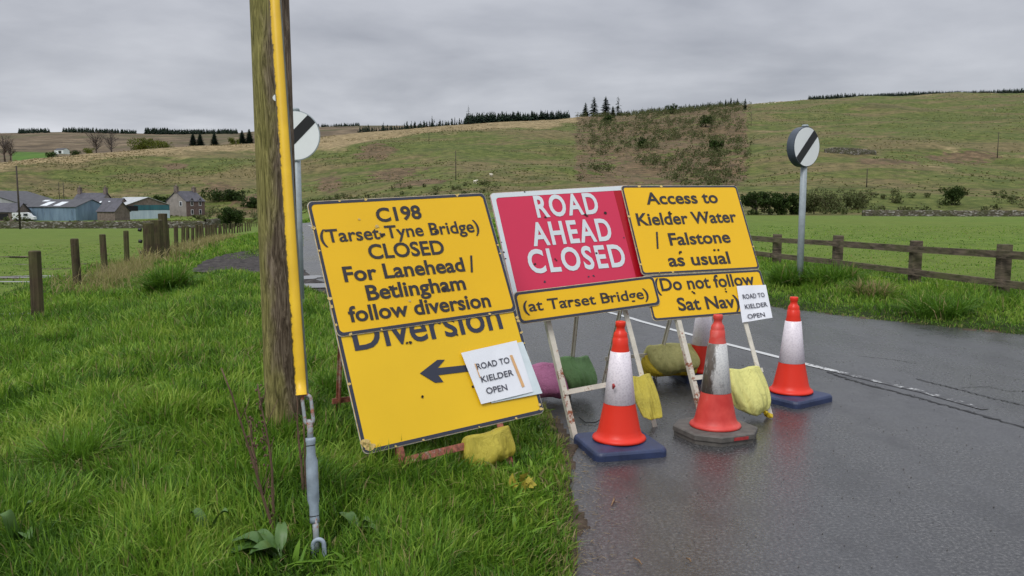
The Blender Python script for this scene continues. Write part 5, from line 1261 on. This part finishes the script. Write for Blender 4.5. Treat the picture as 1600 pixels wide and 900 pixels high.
# torn scrap of bag in the grass
sc_ = gp(808, 752, .1); e_ = MB(); r = random.Random(5)
for k in range(13):
    p = sc_ + Vector((r.uniform(-.04, .04), r.uniform(-.03, .03), r.uniform(-.03, .02))); e_.add([p, p + Vector((r.uniform(.01, .05), r.uniform(-.02, .02), r.uniform(-.02, .03))), p + Vector((r.uniform(.0, .06), r.uniform(-.02, .02), r.uniform(-.05, .02))), p + Vector((r.uniform(-.02, .02), r.uniform(-.03, .03), -.04))], [(0, 1, 2, 3)])
o = e_.build('torn_sack_scrap', M['bag_mustard']); tag(o, 'crumpled scrap of torn yellow sack in the grass below the left sign', 'rubbish')

# ------------------------------------------------------------------ cones
def cone(pt, label, red='cone_red', sleeve='sleeve_clean', base='blue', rot=0, h=.75, tilt=0):
    e = empty('traffic_cone', pt, label, 'traffic cone', 'traffic cones around the signs', rz=R(rot)); k = h / .75
    b_ = MB()
    if base == 'blue':
        o_ = rrect(-.215, -.215, .215, .215, .05, 5); levels = [(.0, 1.0), (.032, 1.0), (.048, .96), (.058, .55), (.062, .50)]
    else:
        c = .11; s_ = .225; o_ = [(s_, s_ - c), (s_ - c, s_), (-s_ + c, s_), (-s_, s_ - c), (-s_, -s_ + c), (-s_ + c, -s_), (s_ - c, -s_), (s_, -s_ + c)]; o2 = []
        for i in range(8):
            for q in range(4): o2.append((o_[i][0] + (o_[(i + 1) % 8][0] - o_[i][0]) * q / 4, o_[i][1] + (o_[(i + 1) % 8][1] - o_[i][1]) * q / 4))
        o_ = o2; levels = [(.0, .97), (.024, .97), (.026, 1.0), (.052, 1.0), (.058, .97), (.060, .5)]
    n_ = len(o_); vs = []
    for z, f_ in levels: vs += [(x * f_, y * f_, z) for x, y in o_]
    b_.add(vs, [(i * n_ + q, i * n_ + (q + 1) % n_, (i + 1) * n_ + (q + 1) % n_, (i + 1) * n_ + q) for i in range(len(levels) - 1) for q in range(n_)]); b_.f.append(tuple((len(levels) - 1) * n_ + q for q in range(n_))); b_.sm.append(False)
    bo = b_.build('base', M['cone_blue' if base == 'blue' else 'cone_black'], e, world=False)
    if base == 'blue':
        md = bo.modifiers.new('b', 'BEVEL'); md.width = .006; md.segments = 2; md.limit_method = 'ANGLE'
        q = MB()
        for x, y in ((.13, -.17), (-.13, -.17), (.17, .0), (-.17, 0), (0, .17), (0, -.185)): q.lathe([(0.012, .0605), (.012, .052), (0, .052)], 10, (x, y, 0))
    else:
        for cx_, cy_ in ((-.195, -.085), (-.10, -.205), (.2255, -.08)):
            q = MB(); L_ = .07; q.box((cx_, cy_, .04), (.012 if abs(cx_) > .19 else L_, L_ if abs(cx_) > .19 else .012, .02)); 
        q = MB(); q.box((0.02, -.2265, .038), (.10, .006, .018)); q.build('edge_mark', M['cone_mark'], e, world=False); q = MB(); q.box((.2265, -.02, .038), (.006, .11, .018)); q.build('edge_mark', M['cone_mark'], e, world=False)
    pf = [(.0, .060), (.150, .060), (.154, .066), (.150, .076), (.138, .083), (.128, .095), (.120, .12), (.0875, .278)]
    b_ = MB()
    up_ = [(.0535, .560), (.0455, .602), (.0435, .640), (.0415, .642), (.0395, .655), (.0375, .672), (.030, .680), (.0245, .692), (.0235, .704), (.028, .712), (.029, .732), (.026, .738), (.014, .738), (.012, .70)]
    b_.lathe(pf + up_, 40); b_.build('body', M[red], e, world=False)
    q = MB(); q.lathe([(.0872, .270), (.0900, .2705), (.0885, .279), (.0545, .566), (.0560, .560), (.0530, .567)][0:1] + [(.0905, .272), (.0560, .566), (.0530, .568)], 40); q.build('reflective_sleeve', M[sleeve], e, world=False)
    e.rotation_euler = (R(tilt), 0, R(rot)); return e
c1 = cone(gp(967, 701), 'bright cone with blue base nearest the grass edge, in front of the red sign', rot=14)
q = MB()
p_ = at(951, 607, c1.location.y - .08)
for k in range(1): q.tube([p_, p_ + Vector((.004, -.004, .018)), p_ + Vector((0, -.006, .03))], [.004, .010, .006], 8)
q.build('red_sticker', M['cone_mark'], c1)
cone(gp(1117, 680), 'faded dirty cone with scraped sleeve and dark octagonal base', 'cone_faded', 'sleeve_dirty', 'black', rot=22)
cone(gp(1235, 624), 'bright cone with blue base at the right, beside the access sign', rot=35)
cone(gp(1097, 590), 'cone with blue base half hidden behind the faded cone and the access sign', rot=10)

# ------------------------------------------------------------------ small things on the road edge
M['litter'] = simple('dead leaf litter', (.20, .12, .06), .8, .4, 30); M['straw'] = simple('straw twig', (.26, .20, .12), .8, .3, 30)
twn = [((955, 790), (960, 776), 'small brown twig lying on the wet road in front of the blue based cone'), ((990, 872), (1003, 882), 'short brown twig on the road near the bottom of the picture'), ((1072, 872), (1080, 878), 'orange brown leaf scrap on the wet road')]
for a, b_, lab in twn:
    m_ = MB(); p, q = gp(*a, z=.008), gp(*b_, z=.008); m_.tube([p, p.lerp(q, .5) + Vector((.004, 0, .004)), q], [.002, .004, .0015], 6); tag(m_.build('twig', M['litter']), lab, 'twig')
m_ = MB(); r = random.Random(3)
for k in range(420):
    yy_k = r.uniform(2.6, 6.2); xx_k = float(np.interp(yy_k, NEAR[:, 1], NEAR[:, 0])) + abs(r.gauss(0, .09)) - .02; a = r.uniform(0, 6.28); l_ = r.uniform(.006, .035); p = Vector((xx_k, yy_k, .006)); q = p + Vector((math.cos(a) * l_, math.sin(a) * l_, r.uniform(0, .006)))
    m_.tube([p, q], [r.uniform(.0008, .002), .0006], 3)
tag(m_.build('road_edge_litter', M['straw']), 'straw, grit and twigs washed along the edge of the road', 'litter', kind='stuff')
m_ = MB(); P = [gp(*p, z=.012) for p in ((905, 652), (915, 660), (930, 660), (945, 652), (954, 636))]; m_.tube(P, .004, 6); tag(m_.build('black_cord', M['rubber']), 'thin black cord lying on the road behind the nearest cone', 'cord')
M['grit'] = simple('grit', (.10, .095, .09), .7, .5, 50)
m_ = MB()
for k in range(900):
    x = r.uniform(.3, 5); y = r.uniform(2.6, 8.5); s_ = r.uniform(.0015, .004)
    if road_sd(np.array([x]), np.array([y]))[0] > -.02: continue
    m_.tube([(x, y, .002), (x + s_, y, .002 + s_)], [s_, s_ * .5], 5, smooth=False)
tag(m_.build('grit', M['grit']), 'loose chippings scattered over the wet road', 'grit', kind='stuff')

# ------------------------------------------------------------------ dock plants by the stay
M['dead_stem'] = simple('dead brown dock stem', (.12, .072, .045), .8, .4, 20)
M['dock'] = leaf_mat('dock leaf', (.05, .11, .02), (.08, .16, .03), (.12, .20, .05))
t = MT('broad dock leaf', .45, .4); c = t.coord(); t.color(t.ramp(t.noise(9, 5, c), [(.35, (.040, .095, .016)), (.6, (.075, .145, .030)), (.75, (.15, .18, .04))])); M['dock'] = t.m
def stalk(px0, py0, px1, py1, Y, label, nbr=6, seed=1, bend=(0, 0), seedheads=False, Y1=None):
    a = at(px0, py0, Y); b_ = at(px1, py1, Y1 or Y); a.z = min(a.z, .05); r = random.Random(seed); e = empty('dead_stalk', a, label, 'plant')
    pts_ = [a.lerp(b_, k / 8) + Vector((bend[0] * math.sin(k / 8 * math.pi) + r.uniform(-.004, .004), 0, bend[1] * math.sin(k / 8 * math.pi))) for k in range(9)]
    m_ = MB(); m_.tube(pts_, [.0070 - .00055 * k for k in range(9)], 7)
    for k in range(nbr):
        f_ = r.uniform(.25, .97); p = pts_[int(f_ * 8)]; l_ = r.uniform(.03, .11); q = p + Vector((r.uniform(-.5, .5) * l_, r.uniform(-.3, .3) * l_, l_)); m_.tube([p, p.lerp(q, .5) + Vector((r.uniform(-.006, .006), 0, 0)), q], [.0022, .0017, .0009], 5)
    m_.build('stem', M['dead_stem'], e)
    if seedheads:
        m_ = MB()
        for k in range(46):
            f_ = r.uniform(.55, 1.) if k < 34 else r.uniform(.3, 1); p = a.lerp(b_, f_) + Vector((r.gauss(0, .008), r.gauss(0, .008), r.gauss(0, .01))); m_.lathe([(0, -.005), (.004, -.001), (.003, .004), (0, .006)], 5, p)
        m_.build('seed_head', M['dead_stem'], e)
    return e
stalk(441, 890, 347, 575, 3.10, 'tallest reddish brown dead dock stalk left of the stay', 9, 1, (.012, 0), Y1=3.0)
stalk(430, 865, 402, 600, 3.15, 'brown dead dock stalk with seed heads between the tall one and the pole', 8, 2, (.02, 0), True)
stalk(478, 835, 462, 600, 3.35, 'thin dark dead stalk just left of the turnbuckle', 7, 3)
stalk(482, 830, 473, 655, 3.36, 'short pale based dead stalk touching the turnbuckle', 5, 4)
stalk(410, 740, 390, 650, 3.3, 'small thin dead stalk behind the dock stalks', 6, 5, seedheads=True)
def dock_leaf(base, tip, w, sag, e, seed):
    base, tip = Vector(base), Vector(tip); r = random.Random(seed); d_ = tip - base; sd_ = Vector((d_.y, -d_.x, 0)).normalized() if abs(d_.x) + abs(d_.y) > .01 else Vector((1, 0, 0)); vs = []; n_ = 10
    for i in range(n_ + 1):
        t_ = i / n_; c = base + d_ * t_ + Vector((0, 0, sag * math.sin(t_ * math.pi))); ww = w * (math.sin(min(1, t_ * .93 + .07) * math.pi) ** .7) * (1 - .3 * t_) if t_ > .12 else .006
        for k in (-1, -.5, 0, .5, 1): vs.append(c + sd_ * (k * ww * .5) + Vector((0, 0, abs(k) * ww * .22 + .006 * math.sin(9 * t_ + 3 * k + seed) * abs(k))))
    m_ = MB(); m_.add(vs, [(i * 5 + k, i * 5 + k + 1, (i + 1) * 5 + k + 1, (i + 1) * 5 + k) for i in range(n_) for k in range(4)], True); m_.build('leaf', M['dock'], e)
for (px, py, Y, lab, lv) in ((440, 905, 2.85, 'broad dock plant at the foot of the dead stalks', ((-.20, .03, .05, .065), (-.21, -.04, .02, .07), (-.09, -.07, .04, .065), (-.02, .1, .09, .04), (-.12, .08, .06, .04))),
                          (560, 890, 3.1, 'broad dock plant right of the turnbuckle', ((.06, .0, .06, .045), (-.08, .04, .08, .04), (.08, -.04, .04, .045), (-.06, .08, .06, .04))),
                          (30, 900, 2.75, 'dock leaves in the lower left corner of the verge', ((.05, .02, .16, .05), (-.05, .0, .12, .06), (.08, -.05, .05, .05))),
                          (330, 880, 3.0, 'small dock plant in the grass left of the dead stalks', ((.07, .0, .10, .05), (-.08, .02, .09, .05)))):
    p = at(px, py, Y); p.z = H(p.x, p.y) + .03; e = empty('dock_plant', p, lab, 'plant')
    for i, (dx, dy, dz, w_) in enumerate(lv): dock_leaf(p, p + Vector((dx, dy, dz)), w_ * 1.25, .035, e, i + int(px))
# one dandelion
p = at(114, 731, 4.0); e = empty('dandelion', (p.x, 4.0, H(p.x, 4)), 'single small yellow flower in the open grass at the left', 'flower')
m_ = MB(); m_.tube([(p.x, 4, H(p.x, 4)), p], .0015, 5); m_.build('stem', M['dock'], e); m_ = MB(); m_.lathe([(0, -.002), (.013, .003), (.010, .009), (0, .010)], 12, p); m_.build('flower_head', M['yellow'], e)
